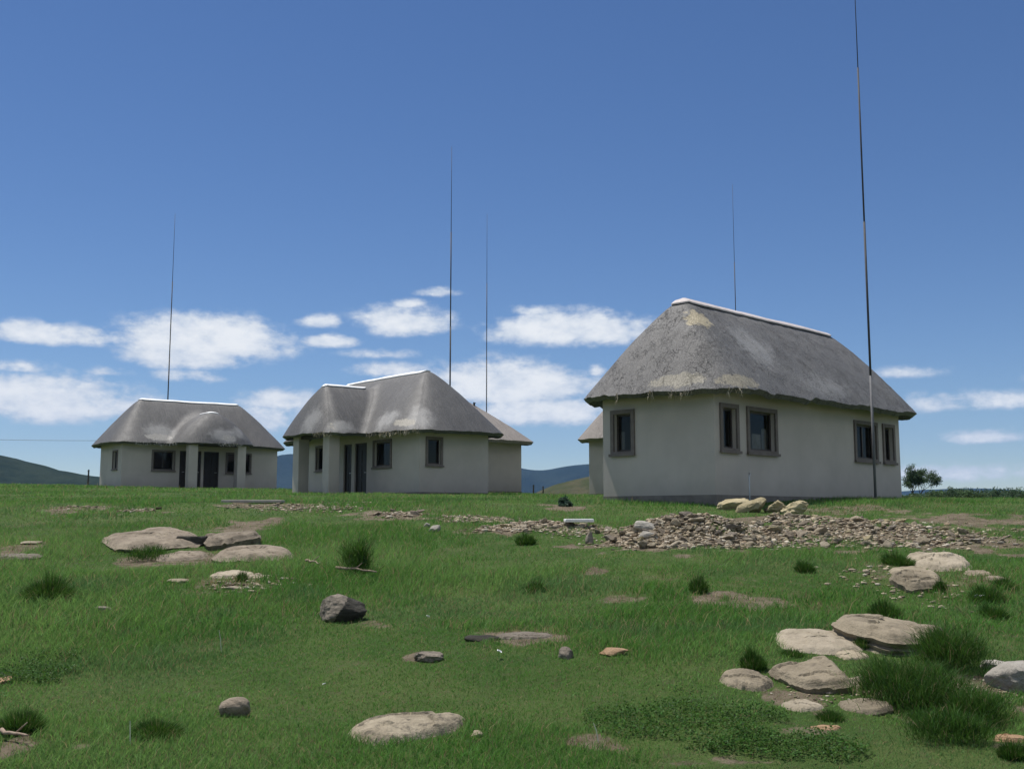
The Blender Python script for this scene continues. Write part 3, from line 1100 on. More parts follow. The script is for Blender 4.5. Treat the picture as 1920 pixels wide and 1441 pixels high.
nl4 = Vector((3.46, 48.0))
O4 = (nl4.x + .708 * 3.33, nl4.y - .708 * 3.33)
house(dict(label='small glimpse of a brownish thatched house behind the left end of the largest house', o=O4, z=.80, rot=a45, L=9.4, W=3.33, seed=5, mat=TH_D, step=.12,
           wings=[Wing('u', 1.2, 8.2, 1.665, 1.2 + OV, 1.2 + OV, 1.665 + OV, ZE, 5.05, 4.2, .1)],
           caps=[((.95, 1.665), (8.3, 1.665), .3, M_cap, .05)],
           open=[('front', 'win', 1.3, 2.3, 1.24, 2.2, dict(mull=1)), ('left', 'win', 1.4, 2.0, 1.24, 2.2, dict(mull=0))],
           vents=[(.9, 2.9, .12, .14)]))

FOOT = [(O3, a45, 9.4, 3.33, None), (O2, r2, L2, W2, (3.3, 6.7, -2.2)), (O1, r1, 9.1, 4.0, (2.9, 6.6, -2.0)), (O5, r2, 9.4, 3.33, None), (O4, a45, 9.4, 3.33, None)]


def in_house(X, Y):
    r = np.zeros(np.shape(X), bool)
    for (o, a, L, W, porch) in FOOT:
        dx, dy = X - o[0], Y - o[1]
        u = dx * math.cos(a) + dy * math.sin(a)
        v = -dx * math.sin(a) + dy * math.cos(a)
        r |= (u > -.02) & (u < L + .02) & (v > -.02) & (v < W + .02)
        if porch:
            r |= (u > porch[0]) & (u < porch[1]) & (v > porch[2]) & (v < 0)
    return r

# ------------------------------------------------------------------ lightning masts
def mast(x, y, h, label, r=.045):
    z0 = float(zg(x, y)) - .25
    root = empty('lightning_mast', (x, y, z0))
    tag(root, label, 'mast', 'tall thin lightning masts beside the houses')
    r *= .86
    hs_ = [0, h * .22, h * .48, h * .75, h]
    rs_ = [r * .86, r * .74, r * .58, r * .34]
    nm = ['lower_tube', 'middle_tube', 'upper_tube', 'tip_rod']
    for k in range(4):
        b_ = MB()
        b_.tube([(0, 0, hs_[k] - (.15 if k else 0)), (0, 0, hs_[k + 1])], [rs_[k], rs_[k] * (.97 if k < 3 else .5)], 12)
        b_.build(nm[k], M_mast_lo if k == 0 else M_mast_hi, root, smooth=True)
    f = MB()
    f.tube([(0, 0, .0), (0, 0, .32)], [r * 2.6, r * 2.3], 14)
    f.build('footing', ROCKS_M['grey'], root)
    return root


def on_ray(px, Y):
    return (px - CX) / FPX * Y


mast(on_ray(1638, 27.2), 27.2, 15.6, 'tallest looking mast, standing on the grass right in front of the largest house', .045)
mast(on_ray(843, 46.5), 46.5, 15.8, 'mast rising just behind the right slope of the middle house', .055)
mast(on_ray(912, 57.5), 57.5, 15.7, 'mast rising behind the half hidden house', .045)
mast(on_ray(1386, 55), 55, 16.9, 'mast rising behind the ridge of the largest house', .045)
mast(on_ray(311, 66), 66, 17.6, 'mast rising behind the ridge of the house with the arched porch', .06)

# ------------------------------------------------------------------ far land
def hill(name, prof, Y, depth, mat, seed, z_bot=-40):
    """a long ridge: prof = [(px, py)] skyline as seen; given its own distance, width and slope"""
    xs = np.array([(px - CX) / FPX * Y for px, _ in prof])
    zs = np.array([EYE + (965 - py) / FPX * Y for _, py in prof])
    nx, ny = 220, 40
    gx = np.linspace(xs[0], xs[-1], nx)
    top = np.interp(gx, xs, zs)
    k = np.hanning(13)
    k /= k.sum()
    top = np.convolve(np.pad(top, 6, 'edge'), k, 'valid')
    sc = Y / 2000
    top = top + (fbm(gx / (60 * sc), gx * 0, seed, 4) - .5) * 6 * sc
    vv = np.linspace(-1, 1, ny)
    X = np.repeat(gx[:, None], ny, 1)
    Yy = Y + vv[None, :] * depth + 0 * X
    hgt = (top - z_bot)[:, None] * (np.cos(vv * math.pi / 2) ** 1.2)[None, :]
    hgt = hgt * (1 + .18 * np.abs(vv)[None, :] * (fbm(X / (70 * sc), Yy / (90 * sc), seed + 5, 4) - .5) * 2)
    Z = z_bot + hgt
    P = np.stack([X, Yy, Z], -1).reshape(-1, 3)
    i2 = np.arange(nx - 1)[:, None] * ny + np.arange(ny - 1)[None]
    q = np.stack([i2, i2 + ny, i2 + ny + 1, i2 + 1], -1).reshape(-1, 4)
    me = np_mesh(name, P, q.ravel(), np.full(len(q), 4))
    o = link(name, me, mat, smooth=True)
    tag(o, kind='structure')
    return o


def mat_hill(name, c1, c2, c3, s):
    m, t, b = mat_new(name)
    oc = t.n('ShaderNodeTexCoord').outputs['Object']
    c = t.mix(t.ss(t.noise(oc, .012 * s, 7, .65), .35, .65), c1, c2)
    c = t.mix(t.m('MULTIPLY', t.ss(t.noise(oc, .06 * s, 6, .75), .5, .7), .7), c, c3)
    t.put(b.inputs['Base Color'], c)
    b.inputs['Roughness'].default_value = 1
    b.inputs['Specular IOR Level'].default_value = 0
    bump(t, b, t.noise(oc, .03 * s, 6, .7), 6 / s)
    return m


M_hill_dark = mat_hill('dark_scrub_hill', (.018, .03, .024), (.03, .042, .03), (.012, .02, .015), 3)
M_hill_far = mat_hill('far_hill_scrub', (.012, .022, .02), (.022, .034, .03), (.008, .015, .014), .7)
M_hill_near = mat_hill('dry_brown_hill', (.05, .06, .03), (.08, .075, .045), (.032, .042, .022), 8)
hill('hill', [(-700, 905), (-420, 850), (-250, 838), (-120, 838), (0, 853), (30, 862), (60, 871), (100, 881), (150, 890), (200, 897), (300, 908), (420, 925), (520, 960)], 800, 220, M_hill_dark, 5)
hill('hill', [(150, 960), (300, 900), (430, 872), (515, 862), (545, 853), (620, 848), (760, 850), (880, 862), (950, 872), (976, 877), (1000, 884), (1018, 884), (1040, 878), (1070, 873),
              (1105, 870), (1200, 868), (1320, 880), (1500, 900), (1640, 925), (1760, 955)], 3000, 700, M_hill_far, 8)
hill('hill', [(900, 975), (960, 940), (1010, 921), (1040, 909), (1070, 900), (1105, 893), (1160, 890), (1240, 900), (1380, 930), (1500, 970)], 420, 90, M_hill_near, 12, -25)
hill('hill', [(1300, 960), (1500, 940), (1640, 925), (1720, 919), (1800, 917), (1900, 920), (2050, 916), (2300, 914), (2600, 930), (2900, 960)], 3600, 500, M_hill_far, 15)

# ------------------------------------------------------------------ rocks
FOOTR = []        # (x, y, rx, ry, angle) - keeps the grass off the stones


def rock_mesh(name, w, d, h, seed, sharp=.55, sub=4, noise=.12, flat=False, nplanes=14, tilt=(0, 0), irr=0.0):
    rs = random.Random(seed)
    bm = bmesh.new()
    bmesh.ops.create_icosphere(bm, subdivisions=sub, radius=1)
    planes = []
    for k in range(nplanes):
        n = Vector((rs.gauss(0, 1), rs.gauss(0, 1), rs.gauss(0, .8))).normalized()
        planes.append((n, rs.uniform(.62, 1.0)))
    if flat:
        planes.append((Vector((tilt[0], tilt[1], 1)).normalized(), rs.uniform(.5, .62)))
    for v in bm.verts:
        dr = v.co.normalized()
        acc = 0
        P = 5 + 14 * sharp
        for n, dd in planes:
            c = dr.dot(n) / dd
            if c > 0:
                acc += c ** P
        r = min(1.25, 1 / max(acc, 1e-6) ** (1 / P))
        th, ph = math.atan2(dr.y, dr.x), math.asin(max(-1, min(1, dr.z)))
        v.co = dr * r
    co = np.array([v.co[:] for v in bm.verts])
    s = seed * 3.7
    nz = (fbm(co[:, 0] * 1.6 + s, co[:, 1] * 1.6 + co[:, 2] * 1.3, seed % 97, 4) - .5) + (fbm(co[:, 1] * 4.1 - s, co[:, 2] * 4.1 + co[:, 0] * 2.9, seed % 91, 3) - .5) * .45
    lay = (fbm(co[:, 2] * 9 + s, co[:, 0] * .8, seed % 83, 2) - .5) * .35
    horiz = np.sqrt(np.clip(1 - (co[:, 2] / np.maximum(np.linalg.norm(co, axis=1), 1e-6)) ** 2, 0, 1))
    f = 1 + noise * 2 * nz + noise * lay * horiz
    co = co * f[:, None]
    if irr:
        an = np.arctan2(co[:, 1], co[:, 0])
        q = 1 + irr * 2 * (fbm(np.cos(an) * 1.7 + s, np.sin(an) * 1.7 + 5, seed % 79, 4) - .5)
        co[:, 0] *= q
        co[:, 1] *= q
    ex = co.max(0) - co.min(0)
    co = (co - (co.max(0) + co.min(0)) / 2) / ex * np.array([w, d, h])
    for v, c in zip(bm.verts, co):
        v.co = c
    me = bpy.data.meshes.new(name)
    bm.to_mesh(me)
    bm.free()
    return me


def slab_mesh(name, w, d, h, seed, under=.22, dome=.22, rough=.05, sides=7, round_=.5):
    """a sheet of sandstone: broken outline, nearly flat uneven top, stepped bedding on its edge"""
    rs = random.Random(seed)
    na, nr = 96, 18
    th = np.linspace(0, 2 * np.pi, na, endpoint=False)
    ln = [(2 * math.pi * (k + rs.uniform(-.35, .35)) / sides, rs.uniform(.72, 1.0)) for k in range(sides)]
    acc = np.zeros(na)
    P = 10 - 6 * round_
    for a_, dd in ln:
        c = np.maximum(np.cos(th - a_) / dd, 0)
        acc += c ** P
    out = 1 / acc ** (1 / P)
    out *= 1 + .16 * (fbm(np.cos(th) * 2.3 + seed, np.sin(th) * 2.3, seed % 89, 4) - .5) + .10 * (fbm(np.cos(th) * 9 + seed, np.sin(th) * 9, seed % 71, 3) - .5)
    ox, oy = np.cos(th) * out, np.sin(th) * out
    out = out / max(ox.max() - ox.min(), 1e-3) * 2
    rings = []
    for k in range(nr + 1):
        q = (k / nr) ** .8 * .985
        x, y = np.cos(th) * out * q * w / 2, np.sin(th) * out * q * d / 2
        z = h * (1 - dome * q ** 2 - .35 * max(0, (q - .82) / .18) ** 2)
        n1 = fbm(x / (w * .30) + seed, y / (w * .30), seed % 61, 4) - .5
        n2 = fbm(x / (w * .07) + seed, y / (w * .07), seed % 53, 3) - .5
        step = np.where(fbm(x / (w * .4) - seed, y / (w * .25) + 3, seed % 47, 3) > .54, .14, 0) * h
        rings.append(np.stack([x, y, z + h * rough * 5 * n1 + h * rough * 2.2 * n2 - step], -1))
    lv = [-.05, -.25, -.3, -.55, -.62, -1.0]
    edge = rings[-1]
    for i, l in enumerate(lv):
        f = 1.02 + (.05 if i % 2 == 0 else -.03) + .06 * (fbm(np.cos(th) * 6 + seed + i, np.sin(th) * 6, (seed + i) % 43, 3) - .5)
        z = edge[:, 2] + l * (h + under)
        rings.append(np.stack([edge[:, 0] * f, edge[:, 1] * f, z], -1))
    V = [rings[0].mean(0)[None]] + rings[1:]
    V = np.concatenate(V)
    F = [(0, 1 + k, 1 + (k + 1) % na) for k in range(na)]
    for r in range(len(rings) - 2):
        b0 = 1 + r * na
        F += [(b0 + k, b0 + na + k, b0 + na + (k + 1) % na, b0 + (k + 1) % na) for k in range(na)]
    me = bpy.data.meshes.new(name)
    me.from_pydata(V.tolist(), [], F)
    me.update()
    return me


def sheet(px, py, wpx, d, h, mat, label, seed, rz=0.0, rx=0.0, ry=0.0, lift=0.0, under=.22, dome=.22, rough=.05, sides=7, round_=.5, foot=True):
    p = at(px, py)
    wd = wpx * p.y / FPX
    cy = p.y + d * .47
    x = p.x * cy / p.y
    slope = math.atan2(float(zg(x, cy + d * .4)) - float(zg(x, cy - d * .4)), d * .8)
    me = slab_mesh('rock', wd, d, h, seed, under, dome, rough, sides, round_)
    o = link('rock', me, ROCKS_M[mat], smooth=True)
    me.set_sharp_from_angle(angle=.55)
    o.location = (x, cy, float(zg(x, cy)) - .015 + lift)
    o.rotation_euler = (rx + slope, ry, rz)
    tag(o, label, 'rock')
    if foot:
        FOOTR.append((x, cy, wd * .45, d * .43, rz))
    return o


def rock(px, py, wpx, d, h, mat, label, seed, name='rock', cat='rock', bury=.35, rz=0.0, rx=0.0, ry=0.0, sharp=.55, noise=.12, flat=False, sub=4, group=None, tilt=(0, 0), nplanes=14, irr=None, second=None):
    """a stone standing where the photograph shows it; py is the lowest seen edge"""
    if flat and bury >= .45 and tilt == (0, 0):
        return sheet(px, py, wpx, d, h, mat, label, seed, rz, rx, ry)
    p = at(px, py)
    if flat and bury >= .45:      # bedrock slabs: only the shallow top of a much thicker stone shows
        bury, flat, sharp = .74, False, min(sharp, .42)
        nplanes = 22
        d, wpx, h = d * 1.35, wpx * 1.32, h * 1.15
        noise *= 1.1
        irr = .26 if irr is None else irr
    wd = wpx * p.y / FPX
    cy = p.y + d * .42
    zz = float(zg(p.x, cy))
    sub = 5 if wpx > 85 and p.y < 14 else sub
    me = rock_mesh(name, wd, d, h / (1 - bury), seed, sharp, sub, noise, flat, nplanes, tilt, irr or 0.0)
    o = link(name, me, ROCKS_M[mat], smooth=True)
    me.set_sharp_from_angle(angle=.5)
    o.location = (p.x * cy / p.y, cy, zz + h / (1 - bury) * (.5 - bury))
    o.rotation_euler = (rx, ry, rz)
    tag(o, label, cat, group)
    if second:
        me.materials.append(ROCKS_M[second[0]])
        nrm, off = Vector(second[1]), second[2]
        for pl in me.polygons:
            c = pl.center
            if c.dot(nrm) / wd + .12 * (float(fbm(c.y / wd * 9, c.z / wd * 9, 5, 3)) - .5) > off:
                pl.material_index = 1
    k = .40 if bury > .6 else .44
    FOOTR.append((o.location.x, cy, wd * k, d * k, rz))
    return o


S = 100
ROCK_T = [
    # px, py, wpx, depth, height, mat, label, kwargs
    (642, 1168, 92, .36, .26, 'grey', 'blocky boulder with a smooth pale left face, alone in the grass', dict(sharp=.75, noise=.10, bury=.18, rz=.0, nplanes=7, sub=5, irr=.08, second=('dark', (1, .1, -.55), -.02))),
    (760, 1393, 236, .60, .125, 'stained', 'flat domed tan slab with dark stain and crack, nearest the bottom centre', dict(sheet=1, dome=.5, rough=.055, round_=.55, sides=5, rz=.15)),
    (440, 1345, 58, .17, .125, 'brown', 'small upright round stone in the grass, left of the flat foreground slab', dict(noise=.2, bury=.25, sharp=.0, nplanes=40)),
    (1151, 1230, 54, .22, .05, 'red', 'small orange brown domed stone alone in the middle of the grass', dict(sharp=.2, bury=.4)),
    (1535, 1230, 165, .85, .07, 'pale', 'flat pale slab left of the big domed outcrop on the right', dict(sheet=1, dome=.4, rough=.03, round_=.8)),
    (1660, 1222, 205, .95, .15, 'tan', 'big domed tan outcrop rock on the right with a long sloping face', dict(sheet=1, ry=.10, under=.10, lift=.015, dome=.4, sides=6, rz=-.12)),
    (1738, 1212, 62, .34, .15, 'tan', 'tan stone at the right end of the big domed outcrop', dict(bury=.35)),
    (1672, 1229, 120, .40, .035, 'pale', 'low pale ledge under the big domed outcrop', dict(sheet=1, sides=8)),
    (1595, 1238, 60, .25, .05, 'tan', 'low tan stone below the flat pale slab', dict(flat=True, bury=.5)),
    (1527, 1303, 122, .62, .12, 'tan', 'angular wedge of tan rock with a dark broken right side', dict(sheet=1, ry=-.16, rx=.10, sides=4, round_=.1, dome=.06, lift=.02, under=.2)),
    (1400, 1297, 108, .55, .10, 'tan', 'low domed slab left of the angular wedge of rock', dict(sheet=1, dome=.5, round_=.7)),
    (1503, 1334, 74, .34, .045, 'pale', 'pale flat stone in the grass just below the angular wedge', dict(flat=True, bury=.6, sharp=.2)),
    (1611, 1293, 46, .22, .09, 'pale', 'small pale stone right of the angular wedge of rock', dict(bury=.35)),
    (1693, 1287, 52, .24, .085, 'tan', 'rounded tan stone above the largest dark green bush', dict(bury=.35)),
    (1655, 1276, 26, .12, .04, 'white', 'little whitish stone beside the rounded tan stone', dict(bury=.35)),
    (1622, 1336, 98, .30, .06, 'tan', 'low tan slab at the left foot of the largest dark green bush', dict(flat=True, bury=.5)),
    (1905, 1301, 108, .42, .20, 'white', 'large whitish boulder at the right edge of the photo', dict(sharp=.8, bury=.35, noise=.12, irr=.1, sub=5)),
    (1862, 1257, 50, .22, .06, 'white', 'flat whitish stone just above the large whitish boulder', dict(flat=True, bury=.4)),
    (1760, 1072, 118, 1.3, .20, 'pale', 'long domed pale rock far up the slope on the right', dict(sheet=1, dome=.5, ry=-.02)),
    (1712, 1088, 80, .8, .09, 'tan', 'low slab below the long domed pale rock', dict(sheet=1)),
    (1714, 1112, 80, .8, .17, 'tan', 'straight edged tan block under two low slabs on the right slope', dict(sheet=1, sides=4, round_=0, dome=.05)),
    (1833, 1078, 50, .35, .05, 'tan', 'faint flat stone right of the long domed pale rock', dict(flat=True, bury=.55)),
    (1868, 1088, 36, .3, .04, 'brown', 'small brown stone near the right edge above the grass tufts', dict(flat=True, bury=.5)),
    (290, 1037, 195, 1.7, .15, 'brown', 'wide brown sheet of rock forming the left of the split outcrop', dict(sheet=1, dome=.5, ry=.02, rx=.03, sides=6, lift=-.02, round_=.8)),
    (478, 1054, 150, 1.5, .16, 'brown', 'low brown slab forming the right of the split outcrop', dict(sheet=1, dome=.4, ry=.04, round_=.8)),
    (432, 1028, 110, 1.1, .17, 'brown', 'rear brown block above the dark hollow of the split outcrop', dict(sheet=1, dome=.2, ry=-.05, sides=5, lift=.04, under=.3)),
    (340, 1051, 90, .8, .09, 'brown', 'small front slab below the dark hollow of the split outcrop', dict(sheet=1, dome=.3)),
    (360, 1024, 60, .32, .14, 'dark', 'dark block standing for the shade between the two halves of the split outcrop', dict(flat=True, bury=.4, sharp=.9)),  # fills the recess; its shade is put into the stone colour
    (430, 1084, 82, .38, .07, 'pale', 'pale layered stone beneath a small green sprig, below the split outcrop', dict(flat=True, bury=.45)),
    (478, 1086, 44, .28, .05, 'pale', 'thin pale stone right of the small green sprig', dict(flat=True, bury=.45)),
    (333, 1094, 44, .25, .045, 'tan', 'small tan stone in the grass below the split outcrop', dict(bury=.45)),
    (440, 1105, 36, .18, .03, 'pale', 'little row of pale chips below the layered stone', dict(bury=.4)),
    (34, 1049, 80, .35, .06, 'grey', 'thin grey stone ledge at the left edge of the photo', dict(flat=True, bury=.45)),
    (58, 1021, 42, .25, .045, 'pale', 'small pale flat stone near the left edge, above the grey ledge', dict(flat=True, bury=.4)),
    (985, 1198, 110, .30, .05, 'grey', 'long low grey slab flush with the grass in the middle', dict(flat=True, bury=.55, rz=.2)),
    (905, 1203, 70, .14, .05, 'dark', 'dark broken edge of rock left of the long low grey slab', dict(bury=.45, rz=.15)),
    (803, 1242, 56, .22, .07, 'grey', 'rough grey brown stone above and left of the foreground slab', dict(bury=.4, noise=.2)),
    (1061, 1236, 28, .14, .09, 'grey', 'narrow grey stone left of the small orange brown stone', dict(bury=.35)),
    (195, 1149, 28, .2, .06, 'grey', 'small grey stone in the open grass on the left', dict(bury=.4)),
    (1375, 956, 62, .4, .25, 'yellow', 'pale slab leaning at the left end of the yellowish boulders by the house wall', dict(sharp=1.0, noise=.2, nplanes=8, bury=.25, flat=True, tilt=(.35, -.3), ry=-.22)),
    (1410, 961, 66, .4, .26, 'yellow', 'tilted tan slab between the pale leaning slab and the round boulders', dict(sharp=1.0, noise=.2, nplanes=8, bury=.25, ry=-.5, flat=True, tilt=(.3, -.2))),
    (1453, 962, 40, .4, .27, 'yellow', 'lumpy yellow lichen boulder right of the tilted tan slab', dict(bury=.2, noise=.32, sharp=.8, nplanes=9)),
    (1490, 966, 52, .45, .30, 'yellow', 'rightmost lumpy yellow lichen boulder before the house', dict(bury=.2, noise=.32, sharp=.8, nplanes=9)),
    (1106, 1020, 16, .1, .20, 'grey', 'small upright grey stone under the white board', dict(bury=.25, sharp=1.0, rz=.4)),
    (1210, 998, 44, .4, .12, 'white', 'whitish stone at the left foot of the dark rubble heap', dict(bury=.4)),
    (1214, 1012, 36, .3, .10, 'white', 'lower whitish stone at the left foot of the dark rubble heap', dict(bury=.4)),
    (815, 998, 22, .25, .12, 'white', 'whitish stone left of the long rubble line', dict(bury=.35)),
    (800, 988, 14, .2, .07, 'white', 'tiny whitish stone left of the long rubble line', dict(bury=.35)),
    (1828, 1018, 20, .3, .05, 'white', 'flat white stone by the dirt track on the right', dict(flat=True, bury=.4)),
    (6, 1283, 34, .2, .04, 'red', 'reddish stone cut by the left edge of the photo', dict(bury=.45)),
    (895, 1382, 22, .10, .03, 'tan', 'tiny tan stone right of the flat foreground slab', dict(bury=.45)),
    (1893, 1393, 60, .2, .05, 'red', 'pinkish flat stone at the lower right edge', dict(flat=True, bury=.5)),
    (1550, 1369, 60, .12, .03, 'red', 'flat reddish chip in the grass at lower right', dict(flat=True, bury=.5)),
]
for k, (px, py, wp, d, h, mt, lb, kw) in enumerate(ROCK_T):
    if kw.pop('sheet', 0):
        sheet(px, py, wp, d, h, mt, lb, S + k * 7, **kw)
    else:
        rock(px, py, wp, d, h, mt, lb, S + k * 7, **kw)

# dark lichen face on the lone boulder: a rough outer piece of the same block
p = at(655, 1167)
# flat man-made bits
def slab(px0, px1, py, d, h, mat, name, label, cat, rz=0, rx=0, lift=0):
    c = at((px0 + px1) / 2, py)
    wd = (px1 - px0) * c.y / FPX
    b_ = MB()
    b_.box(-wd / 2, wd / 2, -d / 2, d / 2, 0, h)
    o = b_.build(name, mat, bevel=min(.02, h * .3))
    o.location = (c.x, c.y + d / 2, float(zg(c.x, c.y + d / 2)) - .03 + lift)
    o.rotation_euler = (rx, 0, rz)
    tag(o, label, cat)
    FOOTR.append((c.x, c.y + d / 2, wd * .5, d * .5, rz))
    return o


M_board = mat_simple('white_board_paint', (.66, .66, .64), (.76, .76, .74), 5, .6, .002)
M_conc = mat_simple('weathered_concrete', (.32, .29, .25), (.42, .38, .33), 5, .9, .005)
slab(1060, 1113, 992, .40, .06, M_board, 'board', 'long flat white board lying on the rubble line', 'board', .05, .0, .12)
slab(412, 522, 943, .9, .07, M_conc, 'concrete_slab', 'thin grey concrete slab in the grass before the arched porch', 'slab', .1, 0, .02)

# ------------------------------------------------------------------ rubble
RUB = [  # px, py, rx, ry, individuals, fragments
    (1295, 1003, 140, 26, 120, 2400), (1600, 996, 200, 30, 90, 2600), (1490, 975, 60, 18, 14, 260), (990, 986, 95, 11, 34, 1000), (890, 973, 75, 8, 10, 420), (1085, 992, 90, 12, 14, 500), (1540, 1285, 150, 40, 0, 160), (470, 1095, 90, 16, 0, 120), (1700, 1100, 120, 40, 0, 120), (600, 952, 90, 9, 0, 260),
    (905, 974, 60, 6, 6, 150), (745, 964, 50, 7, 10, 170), (1130, 997, 70, 9, 10, 160), (1830, 1000, 120, 24, 8, 260), (500, 950, 90, 7, 6, 140),
    (145, 954, 36, 3, 3, 60), (255, 957, 36, 3, 3, 60), (1700, 1300, 120, 24, 0, 120), (1840, 1290, 70, 30, 0, 120), (640, 945, 60, 6, 3, 70)]
base_st = [rock_mesh('rubble_stone', 1, .75, .5, 900 + k, 1.0, 3, .10, False, 7) for k in range(8)]
RUBM = [ROCKS_M[k] for k in ('brown', 'tan', 'grey', 'pale', 'brown', 'tan', 'yellow', 'pale')]
for me_, mm in zip(base_st, RUBM):
    me_.materials.append(mm)
FV, FL_, FC = [], [], []
frag_src = [rock_mesh('frag', 1, .75, .5, 950 + k, 1.0, 1, .14, False, 7) for k in range(6)]
frag_np = []
for f in frag_src:
    co = np.zeros(len(f.vertices) * 3)
    f.vertices.foreach_get('co', co)
    tri = np.array([list(p.vertices) for p in f.polygons])
    frag_np.append((co.reshape(-1, 3), tri))
nb = 0
rsr = random.Random(5)
for ri, (px, py, rx, ry, ni, nf) in enumerate(RUB):
    c, e, f0 = at(px, py), at(px + rx, py), at(px, py + ry)
    ax, ay = abs(e.x - c.x), math.hypot(f0.x - c.x, f0.y - c.y)
    lab = {0: 'brown broken stone on the dark rubble heap left of the boulders', 1: 'grey broken stone in the spread of rubble before the front mast',
           2: 'broken stone just below the yellowish boulders', 3: 'small pale stone in the long rubble line left of the white board',
           4: 'small stone at the thin left end of the long rubble line', 5: 'loose stone scattered around the white board',
           10: 'small stone in the thin part of the long rubble line', 11: 'loose stone in the rubble patch before the middle house',
           12: 'loose stone scattered around the white board', 13: 'loose stone on the dirt track at the right edge',
           14: 'loose stone around the concrete slab', 15: 'whitish stone in the leftmost row far up the grass',
           16: 'whitish stone in the row before the arched porch house', 19: 'loose stone in the grass before the middle house porch'}.get(ri, '')
    for k in range(ni):
        a, q = rsr.uniform(0, 2 * math.pi), math.sqrt(rsr.random())
        x, y = c.x + ax * q * math.cos(a), c.y + ay * q * math.sin(a)
        i = rsr.randrange(8)
        o = bpy.data.objects.new('rubble_stone', base_st[i])
        COL.objects.link(o)
        s = rsr.uniform(.09, .19) * (1.6 if rsr.random() < .12 else 1)
        s = s * (.8 if ri not in (0, 1, 2) else 1)
        o.scale = (s, s * rsr.uniform(.7, 1.1), s * rsr.uniform(.6, 1.1))
        o.rotation_euler = (rsr.uniform(-.5, .5), rsr.uniform(-.5, .5), rsr.uniform(0, 6.28))
        o.location = (x, y, float(zg(x, y)) + s * .16)
        tag(o, lab, 'stone', lab.replace('broken stone', 'broken stones').replace('small stone', 'small stones').replace('loose stone', 'loose stones').replace('whitish stone', 'whitish stones').replace('small pale stone', 'small pale stones'))
    for k in range(nf):
        a, q = rsr.uniform(0, 2 * math.pi), rsr.random() ** .6
        if rsr.random() < .15:
            q *= 1.35
        x, y = c.x + ax * q * math.cos(a), c.y + ay * q * math.sin(a)
        co, tri = frag_np[rsr.randrange(6)]
        s = rsr.uniform(.025, .085) * (1.7 if rsr.random() < .1 else 1) * (1 if ri not in (6, 17, 18) else .45)
        M = Matrix.LocRotScale(Vector((x, y, float(zg(x, y)) + s * .12)), Matrix.Rotation(rsr.uniform(0, 6.28), 3, 'Z') @ Matrix.Rotation(rsr.uniform(-.6, .6), 3, 'X'), Vector((s, s * rsr.uniform(.6, 1.1), s * rsr.uniform(.6, 1))))
        Mn = np.array(M)
        FV.append(co @ Mn[:3, :3].T + Mn[:3, 3])
        FL_.append(tri + nb)
        nb += len(co)
        sh = rsr.choice([(.34, .275, .185), (.44, .37, .26), (.22, .165, .105), (.48, .43, .34), (.13, .095, .06), (.28, .23, .165), (.40, .33, .23)])
        f2 = rsr.uniform(.75, 1.2)
        FC.append(np.tile(np.array([[sh[0] * f2, sh[1] * f2, sh[2] * f2, 1]]), (len(co), 1)))
Vf = np.concatenate(FV)
Tf = np.concatenate(FL_)
me = np_mesh('rubble', Vf, Tf.ravel(), np.full(len(Tf), 3))
vattr(me, 'tint', np.concatenate(FC), 'FLOAT_COLOR')
m, t, b = mat_new('rubble_fragments')
atn = t.n('ShaderNodeAttribute', attribute_name='tint').outputs['Color']
oc = t.n('ShaderNodeTexCoord').outputs['Object']
t.put(b.inputs['Base Color'], t.mix(t.m('MULTIPLY', t.ss(t.noise(oc, 40, 5, .7), .45, .65), .5), atn, (.12, .10, .07)))
b.inputs['Roughness'].default_value = .95
tag(link('rubble', me, m), 'small broken stone chips spread over the rubble heaps and bare ground', 'rubble', None, 'stuff')

# ------------------------------------------------------------------ plants
def blades(P, H, Wd, lean, col, rs, segs=2, root_spread=None):
    """arrays of blades: P (n,3) roots, H heights, Wd widths, lean (n,2) tip offset"""
    n = len(P)
    a = rs.uniform(0, 2 * np.pi, n)
    sx, sy = np.cos(a) * Wd, np.sin(a) * Wd
    side = np.stack([sx, sy, np.zeros(n)], -1) * .5
    tip = P + np.concatenate([lean, H[:, None]], 1)
    if segs == 1:
        V = np.stack([P - side, P + side, tip], 1).reshape(-1, 3)
        lp = np.arange(n * 3)
        ct = np.full(n, 3)
        C = np.repeat(col, 3, 0)
    else:
        mid = P + np.concatenate([lean * .32, H[:, None] * .58], 1)
        V = np.stack([P - side, P + side, mid + side * .75, mid - side * .75, tip], 1).reshape(-1, 3)
        k = np.arange(n)[:, None] * 5
        lp = np.concatenate([k + np.array([[0, 1, 2, 3]]), k + np.array([[3, 2, 4]])], 1).ravel()
        ct = np.tile(np.array([4, 3]), n)
        C = np.repeat(col, 5, 0)
    return V, lp, ct, C


def tint(n, rs, base, var=.25, dry=None, dryf=0.0):
    f = 1 + var * (rs.random((n, 1)) * 2 - 1)
    c = np.array(base)[None] * f
    c = c * (1 + .12 * (rs.random((n, 3)) * 2 - 1))
    if dry is not None:
        k = rs.random(n) < dryf
        c[k] = np.array(dry)[None] * (.7 + .6 * rs.random((k.sum(), 1)))
    return np.concatenate([np.clip(c, .002, .9), np.ones((n, 1))], 1)


